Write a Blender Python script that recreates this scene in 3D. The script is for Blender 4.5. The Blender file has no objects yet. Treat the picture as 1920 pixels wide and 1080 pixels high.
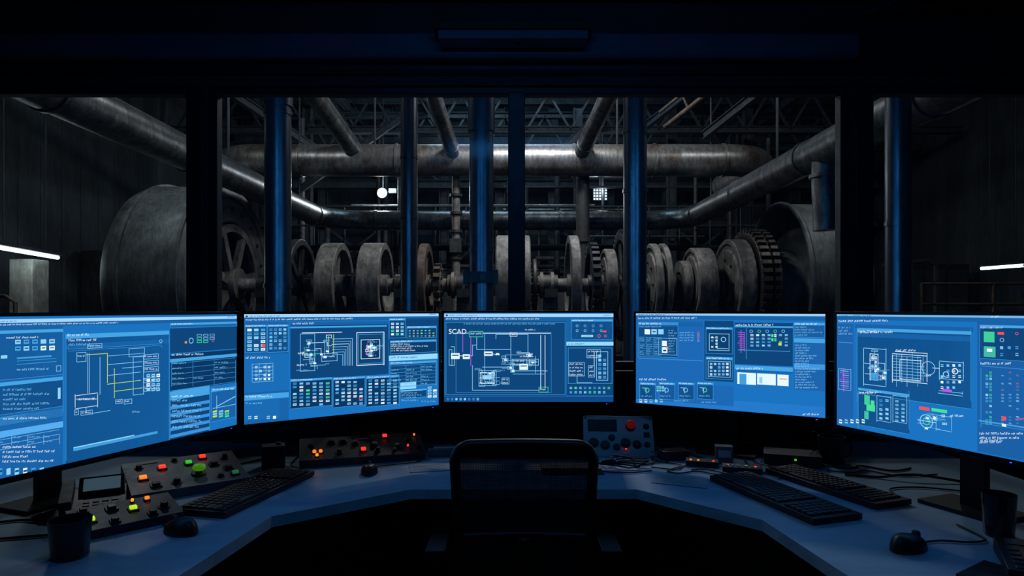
import bpy, math, random
from mathutils import Vector, Matrix
scene=bpy.context.scene
random.seed(7)
try:
    scene.view_settings.view_transform='Standard'
    scene.view_settings.look='None'
except Exception: pass

# ------------------------------------------------------------------ materials
def lin(c):
    r=[]
    for x in c[:3]:
        x=x/255.0
        r.append(x/12.92 if x<=0.04045 else ((x+0.055)/1.055)**2.4)
    return tuple(r)+(1.0,)
MATS={}
def mat(name,col,rough=0.5,metal=0.0,col2=None,scale=6.0,bump=0.0,emit=None,strength=0.0,stretch=None,spec=0.5,contrast=(0.35,0.7),grime=0.0):
    if name in MATS: return MATS[name]
    m=bpy.data.materials.new(name); m.use_nodes=True
    nt=m.node_tree; b=nt.nodes['Principled BSDF']
    b.inputs['Base Color'].default_value=lin(col)
    b.inputs['Roughness'].default_value=rough
    b.inputs['Metallic'].default_value=metal
    b.inputs['Specular IOR Level'].default_value=spec
    tc=nt.nodes.new('ShaderNodeTexCoord'); mp=nt.nodes.new('ShaderNodeMapping')
    nt.links.new(tc.outputs['Object'],mp.inputs['Vector'])
    if stretch: mp.inputs['Scale'].default_value=stretch
    n=nt.nodes.new('ShaderNodeTexNoise'); n.inputs['Scale'].default_value=scale; n.inputs['Detail'].default_value=7; n.inputs['Roughness'].default_value=0.62
    nt.links.new(mp.outputs[0],n.inputs['Vector'])
    r=nt.nodes.new('ShaderNodeValToRGB')
    c2=col2 if col2 else tuple(int(x*0.82) for x in col)
    r.color_ramp.elements[0].position=contrast[0]; r.color_ramp.elements[1].position=contrast[1]
    r.color_ramp.elements[0].color=lin(col); r.color_ramp.elements[1].color=lin(c2)
    nt.links.new(n.outputs['Fac'],r.inputs['Fac']); out=r.outputs[0]
    mr=nt.nodes.new('ShaderNodeMapRange'); mr.inputs['To Min'].default_value=max(0.05,rough-0.1); mr.inputs['To Max'].default_value=min(1,rough+0.15)
    nt.links.new(n.outputs['Fac'],mr.inputs['Value']); nt.links.new(mr.outputs[0],b.inputs['Roughness'])
    hsrc=n.outputs['Fac']
    if grime>0:
        # fine pitting plus vertical dirt runs
        mp2=nt.nodes.new('ShaderNodeMapping'); mp2.inputs['Scale'].default_value=(1,1,0.22); nt.links.new(tc.outputs['Object'],mp2.inputs['Vector'])
        n2=nt.nodes.new('ShaderNodeTexNoise'); n2.inputs['Scale'].default_value=14; n2.inputs['Detail'].default_value=9; n2.inputs['Roughness'].default_value=0.7; nt.links.new(mp2.outputs[0],n2.inputs['Vector'])
        r2=nt.nodes.new('ShaderNodeMapRange'); r2.inputs['From Min'].default_value=0.36; r2.inputs['From Max'].default_value=0.62; r2.inputs['To Min'].default_value=1.0-grime; r2.inputs['To Max'].default_value=1.08
        nt.links.new(n2.outputs['Fac'],r2.inputs['Value'])
        mul=nt.nodes.new('ShaderNodeVectorMath'); mul.operation='SCALE'; nt.links.new(out,mul.inputs[0]); nt.links.new(r2.outputs[0],mul.inputs['Scale']); out=mul.outputs[0]
        ad=nt.nodes.new('ShaderNodeMath'); ad.operation='ADD'; nt.links.new(n.outputs['Fac'],ad.inputs[0]); nt.links.new(n2.outputs['Fac'],ad.inputs[1]); hsrc=ad.outputs[0]
    nt.links.new(out,b.inputs['Base Color'])
    if bump>0:
        bp=nt.nodes.new('ShaderNodeBump'); bp.inputs['Strength'].default_value=bump; bp.inputs['Distance'].default_value=0.02
        nt.links.new(hsrc,bp.inputs['Height']); nt.links.new(bp.outputs[0],b.inputs['Normal'])
    if emit:
        b.inputs['Emission Color'].default_value=lin(emit); b.inputs['Emission Strength'].default_value=strength
    MATS[name]=m; return m

m_wall=mat('wall_paint',(42,56,72),0.7,col2=(32,44,58),scale=3,bump=0.1)
m_frame=mat('window_frame_paint',(38,54,74),0.45,0.2,scale=8,bump=0.1)
m_beam=mat('header_paint',(76,104,136),0.5,scale=4,col2=(62,88,118))
m_ceil=mat('ceiling_paint',(20,24,30),0.9,scale=2)
m_floor=mat('floor_vinyl',(18,21,26),0.6,scale=5)
m_desk=mat('desk_laminate',(150,186,214),0.36,scale=5,col2=(130,166,194),stretch=(1,3,1))
m_deskedge=mat('desk_edge_band',(205,226,240),0.35,scale=10)
m_dark=mat('black_plastic',(16,18,21),0.42,scale=20,bump=0.05)
m_dark2=mat('charcoal_plastic',(34,38,44),0.5,scale=20,bump=0.05)
m_key=mat('keycap_plastic',(28,31,37),0.42,scale=40)
m_bezel=mat('monitor_bezel',(10,11,13),0.3,scale=20)
m_cons=mat('console_grey_metal',(102,112,124),0.45,0.2,scale=14,col2=(80,90,102))
m_consd=mat('console_dark_metal',(52,60,70),0.45,0.3,scale=14)
m_panel=mat('panel_light_metal',(186,197,206),0.42,0.1,scale=12,col2=(160,171,180))
m_cable=mat('cable_rubber',(10,11,13),0.5,scale=20)
m_fabric=mat('chair_fabric',(12,13,16),0.9,scale=60,bump=0.2)
m_white=mat('white_plastic',(165,172,178),0.45,scale=15)
m_paper=mat('paper_sheet',(160,176,190),0.8,scale=6)
m_steel=mat('aged_steel',(136,140,143),0.32,0.75,col2=(74,74,74),scale=4,bump=0.3,grime=.5)
m_pole=mat('galvanised_pole',(128,134,142),0.28,0.85,col2=(82,88,98),scale=7,bump=0.12,stretch=(1,1,0.15),grime=.35)
m_rust=mat('rusty_steel',(98,80,66),0.6,0.3,col2=(52,44,40),scale=6,bump=0.5,grime=.55)
m_rustpipe=mat('rust_stained_pipe',(144,143,140),0.34,0.65,col2=(98,72,56),scale=1.8,bump=0.3,contrast=(0.47,0.70),grime=.5)
m_cast=mat('cast_iron_dusty',(124,120,115),0.62,0.2,col2=(70,65,61),scale=4,bump=0.6,grime=.6)
m_castd=mat('cast_iron_dark',(56,57,58),0.5,0.35,col2=(34,34,35),scale=5,bump=0.5,grime=.5)
m_gear=mat('gear_oiled_iron',(70,60,53),0.45,0.4,col2=(42,37,34),scale=6,bump=0.5,grime=.5)
m_drum=mat('drum_painted_iron',(98,103,104),0.52,0.3,col2=(62,65,66),scale=2.5,bump=0.4,grime=.45)
m_struct=mat('structural_steel',(50,60,68),0.7,0.2,col2=(32,38,44),scale=5,bump=0.2,grime=.4)
m_hwall=mat('hall_cladding',(44,54,61),0.9,0.0,col2=(26,32,37),scale=1.5,bump=0.2,stretch=(1,1,0.3),grime=.45)
m_hfloor=mat('hall_concrete',(50,50,50),0.8,col2=(30,30,30),scale=1.2,bump=0.2)
m_conc=mat('concrete_pillar',(150,150,140),0.85,col2=(100,98,90),scale=3,bump=0.3,grime=.3)
def em(name,c,s,nosample=True):
    if name in MATS: return MATS[name]
    m=mat(name,tuple(int(x*0.5) for x in c),0.4,emit=c,strength=s)
    if nosample:
        try: m.cycles.emission_sampling='NONE'
        except Exception: pass
    return m
e_red=em('lamp_red',(255,45,25),1.8); e_or=em('lamp_orange',(255,105,20),1.8); e_gr=em('lamp_green',(60,220,50),0.7)
e_ye=em('lamp_yellowgreen',(190,230,20),1.0); e_am=em('lamp_amber',(255,150,30),1.2); e_bl=em('lamp_blue',(60,70,255),2.0)
m_redk=mat('red_knob_plastic',(200,20,18),0.35,scale=10,emit=(200,20,15),strength=0.12)
m_greenk=mat('green_knob_plastic',(90,190,40),0.4,scale=10,emit=(90,190,20),strength=0.3)

# ------------------------------------------------------------------ mesh accumulator
class Acc:
    def __init__(s,name): s.name=name; s.v=[]; s.f=[]; s.mi=[]; s.sm=[]; s.mats=[]
    def m(s,mt):
        if mt not in s.mats: s.mats.append(mt)
        return s.mats.index(mt)
    def add(s,vs,fs,mt,smooth=False):
        o=len(s.v); i=s.m(mt)
        s.v+= [tuple(p) for p in vs]
        for f in fs: s.f.append(tuple(o+k for k in f)); s.mi.append(i); s.sm.append(smooth)
    def box(s,c,d,mt,rz=0,rot=None,taper=1.0):
        R=rot if rot is not None else Matrix.Rotation(rz,3,'Z')
        vs=[]
        for z in(-.5,.5):
            k=1.0 if z<0 else taper
            for x,y in((-.5,-.5),(.5,-.5),(.5,.5),(-.5,.5)):
                vs.append(Vector(c)+R@Vector((x*d[0]*k,y*d[1]*k,z*d[2])))
        s.add(vs,[(3,2,1,0),(4,5,6,7),(0,1,5,4),(1,2,6,5),(2,3,7,6),(3,0,4,7)],mt)
    def beam(s,p0,p1,w,h,mt):
        p0=Vector(p0);p1=Vector(p1);d=p1-p0
        q=d.to_track_quat('X','Z').to_matrix()
        s.box((p0+p1)/2,(d.length,w,h),mt,rot=q)
    def prism(s,poly,z0,z1,mt,mside=None):
        n=len(poly)
        vs=[(x,y,z0) for x,y in poly]+[(x,y,z1) for x,y in poly]
        s.add(vs,[tuple(range(n-1,-1,-1)),tuple(range(n,2*n))],mt)
        s.add(vs,[(i,(i+1)%n,n+(i+1)%n,n+i) for i in range(n)],mside or mt)
    def cyl(s,p0,p1,r,mt,seg=24,r1=None,smooth=True):
        p0=Vector(p0);p1=Vector(p1);r1=r if r1 is None else r1
        q=(p1-p0).to_track_quat('Z','Y').to_matrix()
        vs=[];
        for p,rr in((p0,r),(p1,r1)):
            for i in range(seg):
                a=2*math.pi*i/seg; vs.append(p+q@Vector((math.cos(a)*rr,math.sin(a)*rr,0)))
        s.add(vs,[(i,(i+1)%seg,seg+(i+1)%seg,seg+i) for i in range(seg)]+[tuple(range(seg-1,-1,-1)),tuple(range(seg,2*seg))],mt,smooth)
    def lathe(s,prof,o,axis,mt,seg=48,closed=False):
        q=Vector(axis).to_track_quat('Z','Y').to_matrix(); o=Vector(o); n=len(prof); vs=[]
        for (a,r) in prof:
            for i in range(seg):
                t=2*math.pi*i/seg; vs.append(o+q@Vector((math.cos(t)*r,math.sin(t)*r,a)))
        fs=[]
        for k in range(n if closed else n-1):
            k2=(k+1)%n
            for i in range(seg):
                j=(i+1)%seg; fs.append((k*seg+i,k*seg+j,k2*seg+j,k2*seg+i))
        s.add(vs,fs,mt,True)
    def tube(s,pts,r,mt,seg=16,cap=True):
        pts=[Vector(p) for p in pts]; n=len(pts); vs=[]; up=None
        for i,p in enumerate(pts):
            d=(pts[min(i+1,n-1)]-pts[max(i-1,0)]).normalized()
            if up is None:
                up=Vector((0,0,1)) if abs(d.z)<0.9 else Vector((1,0,0))
            x=d.cross(up).normalized(); y=x.cross(d).normalized(); up=y
            for k in range(seg):
                a=2*math.pi*k/seg; vs.append(p+x*math.cos(a)*r+y*math.sin(a)*r)
        fs=[]
        for i in range(n-1):
            for k in range(seg):
                k2=(k+1)%seg; fs.append((i*seg+k,i*seg+k2,(i+1)*seg+k2,(i+1)*seg+k))
        if cap: fs+= [tuple(range(seg-1,-1,-1)),tuple(range((n-1)*seg,n*seg))]
        s.add(vs,fs,mt,True)
    def done(s,loc=(0,0,0),rz=0,bevel=0,parent=None,subs=0):
        me=bpy.data.meshes.new(s.name); me.from_pydata(s.v,[],s.f)
        for mt in s.mats: me.materials.append(mt)
        me.polygons.foreach_set('material_index',s.mi); me.polygons.foreach_set('use_smooth',s.sm)
        import bmesh
        bm=bmesh.new(); bm.from_mesh(me); bmesh.ops.recalc_face_normals(bm,faces=bm.faces); bm.to_mesh(me); bm.free()
        try: me.set_sharp_from_angle(angle=math.radians(40))
        except Exception: pass
        me.update()
        ob=bpy.data.objects.new(s.name,me); scene.collection.objects.link(ob)
        ob.location=loc; ob.rotation_euler=(0,0,rz)
        if bevel>0:
            b=ob.modifiers.new('bevel','BEVEL'); b.width=bevel; b.segments=2; b.limit_method='ANGLE'; b.angle_limit=math.radians(40)
        if parent: ob.parent=parent
        return ob
def empty(name,loc=(0,0,0)):
    e=bpy.data.objects.new(name,None); e.location=loc; scene.collection.objects.link(e); return e
def arc(c,r,a0,a1,n):
    out=[]
    for i in range(n+1):
        a=math.radians(a0+(a1-a0)*i/n); out.append((c[0]+math.cos(a)*r,c[1]+math.sin(a)*r,c[2]))
    return out

# ------------------------------------------------------------------ room shell
WY=3.20
RX=3.0; CEIL=2.93
def slab(name,c,d,mt,bevel=0):
    a=Acc(name); a.box(c,d,mt); return a.done(bevel=bevel)
slab('floor',(0,0.6,-0.05),(2*RX+0.3,5.6,0.1),m_floor)
slab('ceiling',(0,0.6,CEIL+0.05),(2*RX+0.3,5.6,0.1),m_ceil)
slab('wall_left',(-RX-0.075,0.6,CEIL/2),(0.15,5.5,CEIL),m_wall)
slab('wall_right',(RX+0.075,0.6,CEIL/2),(0.15,5.5,CEIL),m_wall)
slab('wall_back',(0,-2.15,CEIL/2),(2*RX,0.15,CEIL),m_wall)
a=Acc('wall_window')
SILL=1.10; TOP=2.52; yc=WY+0.07; th=0.14
a.box((0,yc,SILL/2),(2*RX,th,SILL),m_wall)
a.box((0,yc,(TOP+CEIL)/2),(2*RX,th,CEIL-TOP),m_wall)
a.box((-2.85,yc,(SILL+TOP)/2),(0.30,th,TOP-SILL),m_wall)
a.box((2.85,yc,(SILL+TOP)/2),(0.30,th,TOP-SILL),m_wall)
for x0,x1 in((-1.605,-1.520),(1.69,1.785)):
    a.box(((x0+x1)/2,yc,(SILL+TOP)/2),(x1-x0,th,TOP-SILL),m_wall)
a.done()
m_glass=bpy.data.materials.new('window_glass_dusty'); m_glass.use_nodes=True
nt=m_glass.node_tree; nt.nodes.clear()
o=nt.nodes.new('ShaderNodeOutputMaterial'); tr=nt.nodes.new('ShaderNodeBsdfTransparent'); gl=nt.nodes.new('ShaderNodeBsdfGlossy'); df=nt.nodes.new('ShaderNodeBsdfDiffuse')
gl.inputs['Roughness'].default_value=0.08; gl.inputs['Color'].default_value=(.8,.9,1,1); df.inputs['Color'].default_value=(.5,.6,.65,1)
tr.inputs['Color'].default_value=(0.94,0.97,0.99,1)
mx=nt.nodes.new('ShaderNodeMixShader'); mx.inputs[0].default_value=0.010
mx2=nt.nodes.new('ShaderNodeMixShader')
tc=nt.nodes.new('ShaderNodeTexCoord'); mp=nt.nodes.new('ShaderNodeMapping'); mp.inputs['Scale'].default_value=(40,1,2.5)
nz=nt.nodes.new('ShaderNodeTexNoise'); nz.inputs['Scale'].default_value=1.6; nz.inputs['Detail'].default_value=10; nz.inputs['Roughness'].default_value=0.7
mr=nt.nodes.new('ShaderNodeMapRange'); mr.inputs['From Min'].default_value=0.42; mr.inputs['From Max'].default_value=0.8; mr.inputs['To Max'].default_value=0.16; mr.inputs['To Min'].default_value=0.015
L=nt.links.new
L(tc.outputs['Object'],mp.inputs[0]); L(mp.outputs[0],nz.inputs['Vector']); L(nz.outputs['Fac'],mr.inputs['Value'])
L(tr.outputs[0],mx.inputs[1]); L(gl.outputs[0],mx.inputs[2]); L(mr.outputs[0],mx2.inputs[0]); L(mx.outputs[0],mx2.inputs[1]); L(df.outputs[0],mx2.inputs[2]); L(mx2.outputs[0],o.inputs[0])
def window(name,x0,x1,mulls=()):
    a=Acc(name); w=0.035; d=0.06; y=WY+0.05; zc=(SILL+TOP)/2; h=TOP-SILL
    e=0.001
    a.box((x0+w/2+e,y,zc),(w,d,h-2*e),m_frame); a.box((x1-w/2-e,y,zc),(w,d,h-2*e),m_frame)
    a.box(((x0+x1)/2,y,SILL+w/2+e),(x1-x0-2*w,d,w),m_frame); a.box(((x0+x1)/2,y,TOP-w/2-e),(x1-x0-2*w,d,w),m_frame)
    for mm in mulls: a.box((mm,y-0.012,zc),(0.085,0.085,h-2*w),m_frame)
    ob=a.done(bevel=0.004)
    xs=[x0+w]+[q for mm in mulls for q in(mm-0.0425,mm+0.0425)]+[x1-w]
    for i in range(0,len(xs),2):
        g=Acc('glass_pane'); g.add([(xs[i],y,SILL+w),(xs[i+1],y,SILL+w),(xs[i+1],y,TOP-w),(xs[i],y,TOP-w)],[(0,1,2,3)],m_glass); g.done(parent=ob)
window('window_1',-2.70,-1.605); window('window_2',-1.520,1.69,(0.023,)); window('window_3',1.785,2.70)
slab('trim_sill',(0,WY-0.031,SILL-0.02),(2*RX-0.02,0.058,0.035),m_frame,0.005)
a=Acc('trim_header'); a.box((-0.45,WY-0.046,2.69),(4.3,0.088,0.125),m_beam); a.box((0,WY-0.021,2.595),(5.98,0.038,0.05),m_frame); a.done(bevel=0.02)
a=Acc('trim_mullion_cover')
for xx,w in((-1.5625,0.05),(1.7375,0.06)): a.box((xx,WY-0.011,1.82),(w,0.020,1.40),m_frame)
a.done(bevel=0.004)
a=Acc('linear_wall_lamp'); a.box((0.005,WY-0.17,2.72),(0.74,0.13,0.035),m_dark); a.box((0.005,WY-0.17,2.68),(0.70,0.11,0.04),m_beam,taper=1.0); a.cyl((0.03,WY-0.17,2.655),(0.03,WY-0.17,2.66),0.012,m_dark)
a.box((0.005,WY-0.0985,2.72),(0.2,0.015,0.03),m_dark)
a.done(bevel=0.004)
a=Acc('ceiling_conduit'); a.tube([(1.75,3.15,2.86),(1.9,2.9,2.87),(2.4,1.5,2.88)],0.02,m_frame); a.tube([(1.9,3.1,2.88),(2.6,1.6,2.89)],0.02,m_frame); a.done()

# ------------------------------------------------------------------ desk
DZ=0.75
a=Acc('control_desk')
poly=[(-1.95,0.3),(-0.86,0.3),(-0.8125,1.56),(-0.754,2.01),(-0.365,2.31),(0.45,2.31),(0.773,1.975),(0.819,1.56),(0.86,0.3),(1.95,0.3),(1.95,3.15),(-1.95,3.15)]
a.prism(poly,DZ-0.035,DZ,m_desk,m_deskedge)
inner=[(-0.92,0.35),(-0.875,1.58),(-0.82,2.07),(-0.44,2.62),(0.52,2.62),(0.84,2.03),(0.88,1.58),(0.92,0.35)]
for i in range(len(inner)-1):
    p,q=inner[i],inner[i+1]; a.beam((p[0],p[1],0.36),(q[0],q[1],0.36),0.03,0.70,m_dark)
for x in(-1.9,1.9): a.box((x,1.7,0.357),(0.03,2.7,0.714),m_dark)
a.done(bevel=0.003)

# ------------------------------------------------------------------ screens
def vcol_mat(name,strength,nosample):
    m=bpy.data.materials.new(name); m.use_nodes=True; nt=m.node_tree; nt.nodes.clear()
    o=nt.nodes.new('ShaderNodeOutputMaterial'); e=nt.nodes.new('ShaderNodeEmission'); at=nt.nodes.new('ShaderNodeVertexColor'); at.layer_name='Col'
    e.inputs['Strength'].default_value=strength
    nt.links.new(at.outputs['Color'],e.inputs['Color']); nt.links.new(e.outputs[0],o.inputs[0])
    if nosample:
        try: m.cycles.emission_sampling='NONE'
        except Exception: pass
    return m
SS=1.2
m_scrB=vcol_mat('lcd_panel_regions',SS,False); m_scrD=vcol_mat('lcd_fine_detail',SS*0.92,True)
BG=(24,106,178); DK=(12,64,114); DK2=(9,50,92); MD=(22,90,154); LT=(64,152,212); PALE=(138,204,238); WH=(220,240,252); TX=(118,190,232)
GR=(70,215,150); RD=(235,80,80); PU=(190,80,230); YE=(190,220,60); OR=(240,150,60)
class Screen:
    def __init__(s,A,B,zt,zb,uL,uR,vTL,vTR,vBL,vBR,xl=0.0,xr=0.0):
        s.A=Vector(A);s.B=Vector(B); d=s.B-s.A; s.W=d.length; s.th=math.atan2(d.y,d.x)
        s.YL=A[1]; s.YR=B[1]; s.zt=zt; s.zb=zb; s.H=zt-zb; s.l=(uL,uR,vTL,vTR,vBL,vBR); s.xl=xl;s.xr=xr
        s.v=[];s.f=[];s.c=[];s.mi=[]; s.n=0
        s.quad(-xl,0,s.W+xr,s.H,BG,0)
    def quad(s,x0,z0,x1,z1,c,L):
        y=-0.0012-0.0004*L
        o=len(s.v); s.v+=[(x0,y,z0),(x1,y,z0),(x1,y,z1),(x0,y,z1)]; s.f.append((o,o+1,o+2,o+3)); s.c.append(lin(c)); s.mi.append(0 if L<=2 else 1)
    def loc(s,u,v):
        uL,uR,a,b,c,d=s.l; k=(u-uL)/(uR-uL); t=k*s.YL/((1-k)*s.YR+k*s.YL)
        vt=a+(b-a)*k; vb=c+(d-c)*k
        return t*s.W, s.H*(1-(v-vt)/(vb-vt))
    def r(s,u0,v0,u1,v1,c,L=1):
        um=(u0+u1)/2
        x0,_=s.loc(u0,v0); x1,_=s.loc(u1,v0); _,z1=s.loc(um,v0); _,z0=s.loc(um,v1)
        x0=max(x0,-s.xl);x1=min(x1,s.W+s.xr);z0=max(0,z0);z1=min(s.H,z1)
        if x1>x0 and z1>z0: s.quad(x0,z0,x1,z1,c,L)
    def fr(s,u0,v0,u1,v1,c,L=4,w=0.8):
        s.r(u0,v0,u1,v0+w,c,L); s.r(u0,v1-w,u1,v1,c,L); s.r(u0,v0,u0+w,v1,c,L); s.r(u1-w,v0,u1,v1,c,L)
    def win(s,u0,v0,u1,v1,c=DK,t=LT,th=4,L=1,txt=True):
        s.r(u0,v0,u1,v1,c,L); s.r(u0,v0,u1,v0+th,t,L+1); s.fr(u0,v0,u1,v1,t,4,0.7)
        if txt: s.tx(u0+2,v0+0.8,min(u1-u0-6,40),th-1.4,WH)
    def tx(s,u,v,w,h=3.2,c=TX,L=5):
        x=u; h=min(h,4.6)*0.86
        while x<u+w:
            for k in range(random.randint(2,8)):
                if x>u+w: break
                q=random.random()
                g=h*0.42
                if q<0.35: s.r(x,v,x+g*0.4,v+h,c,L); s.r(x+g*.4,v,x+g,v+h*0.25,c,L)
                elif q<0.6: s.r(x,v+h*0.72,x+g,v+h,c,L); s.r(x+g*0.6,v+h*.2,x+g,v+h*.72,c,L)
                elif q<0.8: s.r(x,v+h*0.3,x+g,v+h*0.52,c,L); s.r(x,v+h*0.52,x+g*0.4,v+h,c,L)
                else: s.r(x,v+h*0.35,x+g,v+h*.6,c,L); s.r(x,v+h*.8,x+g,v+h,c,L)
                x+=g*1.45
            x+=h*0.6
    def para(s,u0,v0,u1,v1,dv=5,h=3,c=TX):
        v=v0
        while v+h<v1:
            s.tx(u0,v,(u1-u0)*random.uniform(0.4,0.95),h,c); v+=dv
    def table(s,u0,v0,u1,v1,nr,nc,c=LT,fill=True):
        for i in range(nr+1): 
            vv=v0+(v1-v0)*i/nr; s.r(u0,vv,u1,vv+0.6,c,4)
        for j in range(nc+1):
            uu=u0+(u1-u0)*j/nc; s.r(uu,v0,uu+0.6,v1,c,4)
        if fill:
            for i in range(nr):
                for j in range(nc):
                    if random.random()<0.8:
                        du=(u1-u0)/nc; dv=(v1-v0)/nr
                        s.tx(u0+j*du+1.5,v0+i*dv+dv*0.25,du*random.uniform(.3,.7),min(3.2,dv*0.5))
    def btns(s,u0,v0,u1,v1,nr,nc,cols=(PALE,LT,WH,TX),gap=0.3,fill=0.9):
        du=(u1-u0)/nc; dv=(v1-v0)/nr
        for i in range(nr):
            for j in range(nc):
                if random.random()<fill:
                    c=random.choice(cols); a=u0+j*du; b=v0+i*dv
                    s.r(a+du*gap/2,b+dv*gap/2,a+du*(1-gap/2),b+dv*(1-gap/2),c,4)
                    if random.random()<.7: s.r(a+du*0.28,b+dv*.4,a+du*.72,b+dv*.55,DK,5)
    def pl(s,pts,c=PALE,w=0.9,L=4):
        for (a,b),(c2,d) in zip(pts,pts[1:]):
            s.r(min(a,c2)-w/2,min(b,d)-w/2,max(a,c2)+w/2,max(b,d)+w/2,c,L)
    def bx(s,u0,v0,u1,v1,c=PALE,n=1,txt=True):
        s.fr(u0,v0,u1,v1,c,4,0.8)
        if txt: 
            for i in range(n): s.tx(u0+2,v0+(v1-v0)*(i+0.3)/n,(u1-u0)-5,min(3.2,(v1-v0)/n*0.6),WH)
    def circuit(s,u0,v0,u1,v1,n=20,cols=(PALE,TX,PALE,WH)):
        for i in range(n):
            a=random.uniform(u0,u1); b=random.uniform(v0,v1); c=random.choice(cols)
            x=random.uniform(u0,u1); y=random.uniform(v0,v1)
            if random.random()<.5: x=a+(x-a)*.4
            else: y=b+(y-b)*.4
            s.pl([(a,b),(x,b),(x,y)],c,0.7)
            if random.random()<.6:
                w=random.uniform(4,12);h=random.uniform(3,7); s.fr(x-w/2,y-h/2,x+w/2,y+h/2,c,5,.7)
            if random.random()<.35: s.r(x-2,y-1.5,x+3,y+1.5,WH,6)
            if random.random()<.4: s.tx(a,b-3.5,random.uniform(6,14),2.4)
    def ring(s,u,v,r,c,L=5,w=0.28,n=14):
        x,z=s.loc(u,v); x2,_=s.loc(u+r,v); _,z2=s.loc(u,v-r); rx=x2-x; rz=z2-z; rx=rz=(rx+rz)/2
        y=-0.0012-0.0004*L
        for i in range(n):
            a=2*math.pi*i/n; b=2*math.pi*(i+1)/n; o=len(s.v)
            s.v+=[(x+rx*math.cos(a),y,z+rz*math.sin(a)),(x+rx*math.cos(b),y,z+rz*math.sin(b)),(x+rx*(1-w)*math.cos(b),y,z+rz*(1-w)*math.sin(b)),(x+rx*(1-w)*math.cos(a),y,z+rz*(1-w)*math.sin(a))]
            s.f.append((o,o+1,o+2,o+3)); s.c.append(lin(c)); s.mi.append(1)
    def build(s,stand,arm_z=1.16):
        W=s.W+s.xl+s.xr; cx=(s.W+s.xr-s.xl)/2
        hs=Acc('monitor')
        b=0.010
        hs.box((cx,0.016,s.H/2-0.003),(W+2*b,0.028,s.H+2*b+0.006),m_bezel)
        hs.box((cx,-0.001,s.H+b/2),(W+2*b,0.008,b),m_bezel); hs.box((cx,-0.001,-b/2-0.003),(W+2*b,0.008,b+0.006),m_bezel)
        hs.box((-s.xl-b/2,-0.001,s.H/2),(b,0.008,s.H),m_bezel); hs.box((s.W+s.xr+b/2,-0.001,s.H/2),(b,0.008,s.H),m_bezel)
        hs.box((cx,0.045,s.H*0.45),(W*0.55,0.034,s.H*0.6),m_dark)
        hs.box((s.W-0.03,-0.0055,-0.008),(0.006,0.001,0.003),e_bl)
        R=Matrix.Rotation(-s.th,2); p=R@(Vector(stand)-s.A); zb=DZ-s.zb
        hs.box((p.x,p.y,zb+0.007),(0.25,0.17,0.012),m_dark)
        hs.box((p.x,p.y+0.01,zb+0.012+(arm_z-DZ)/2),(0.075,0.03,(arm_z-DZ)),m_dark)
        hs.box((p.x,(p.y+0.05)/2,arm_z-s.zb-0.02),(0.07,max(0.03,p.y-0.05+0.02),0.05),m_dark)
        ob=hs.done(loc=(s.A.x,s.A.y,s.zb),rz=s.th,bevel=0.003)
        me=bpy.data.meshes.new('display'); me.from_pydata(s.v,[],s.f); me.materials.append(m_scrB); me.materials.append(m_scrD)
        me.polygons.foreach_set('material_index',s.mi)
        ca=me.color_attributes.new('Col','FLOAT_COLOR','CORNER'); flat=[]
        for c in s.c: flat+=list(c)*4
        ca.data.foreach_set('color',flat); me.update()
        d=bpy.data.objects.new('display',me); scene.collection.objects.link(d); d.parent=ob
        return ob
    def common(s,u0,u1,top,taskv):
        s.r(u0,top,u1,top+6,(150,200,236),1); s.r(u0,top+6,u1,top+13,MD,1)
        s.r(u0+3,top+1.5,u0+7,top+4.5,DK,4)
        s.tx(u0+10,top+1.6,(u1-u0)*.16,3,DK); s.tx(u1-18,top+1.6,14,3,DK)
        s.tx(u0+3,top+8,(u1-u0)*.55,3.2,WH)

ZT=1.382; ZB=0.984
# --- M1
S=Screen((-1.259,1.574),(-0.995,2.31),ZT,ZB,0,443,588,592,893,800,xl=0.10)
S.common(-60,443,594,0); 
S.r(-60,608,117,900,MD,1); S.r(120,612,315,868,BG,1); 
S.win(-60,614,117,706,DK,LT,6); S.tx(10,626,60,4,WH); S.btns(24,630,104,655,2,5,(PALE,WH,LT),0.35)
S.r(30,664,95,667,LT,4); S.r(0,661,12,667,PALE,4); S.r(30,670,104,671,LT,4); S.r(30,676,104,677,LT,4); S.tx(30,686,60,5,PALE); S.fr(104,682,113,693,PALE)
S.win(-60,710,117,770,DK,LT,7); S.para(4,724,100,765,9,4.5); S.r(107,724,112,745,PALE,4)
S.r(-60,774,117,790,LT,1); S.tx(4,778,80,5,WH); S.r(-60,792,117,868,(28,96,168),1); S.r(-60,800,117,812,(80,160,222),2); S.para(3,832,110,868,9,5,WH)
S.table(-10,812,110,830,2,4,PALE)
S.win(122,622,316,862,DK,LT,8); S.tx(127,633,52,5,WH); S.r(122,640,316,648,MD,2); S.tx(127,641,40,5,TX)
S.fr(126,648,302,652,LT,4,.6)
S.bx(142,658,160,676); S.bx(162,642,190,651)
S.pl([(163,660),(163,735)],PALE); S.pl([(166,660),(166,735)],PALE); S.pl([(186,668),(186,738)],PALE)
S.pl([(160,662),(200,662),(200,716),(262,716)],YE,1.0); S.pl([(200,664),(268,664)],TX); S.pl([(213,690),(213,745)],YE,1.0); S.pl([(213,730),(265,730)],YE,1.0)
S.pl([(200,680),(265,680)],PALE);S.pl([(228,688),(265,688)],PALE); S.pl([(200,700),(262,700)],PALE)
S.fr(240,652,270,668,PALE);S.fr(248,668,268,740,PALE,4)
for i,vv in enumerate((664,676,688,708,724)): S.bx(268,vv,296,vv+9,PALE,1); 
S.btns(272,700,300,735,4,3,(PALE,TX,WH),.3)
S.bx(139,737,182,762,WH,1); S.tx(145,744,30,7,WH); S.pl([(160,762),(160,772)],PALE);S.bx(138,766,146,776);S.bx(150,768,172,776);S.pl([(172,771),(205,771)],PALE)
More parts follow.
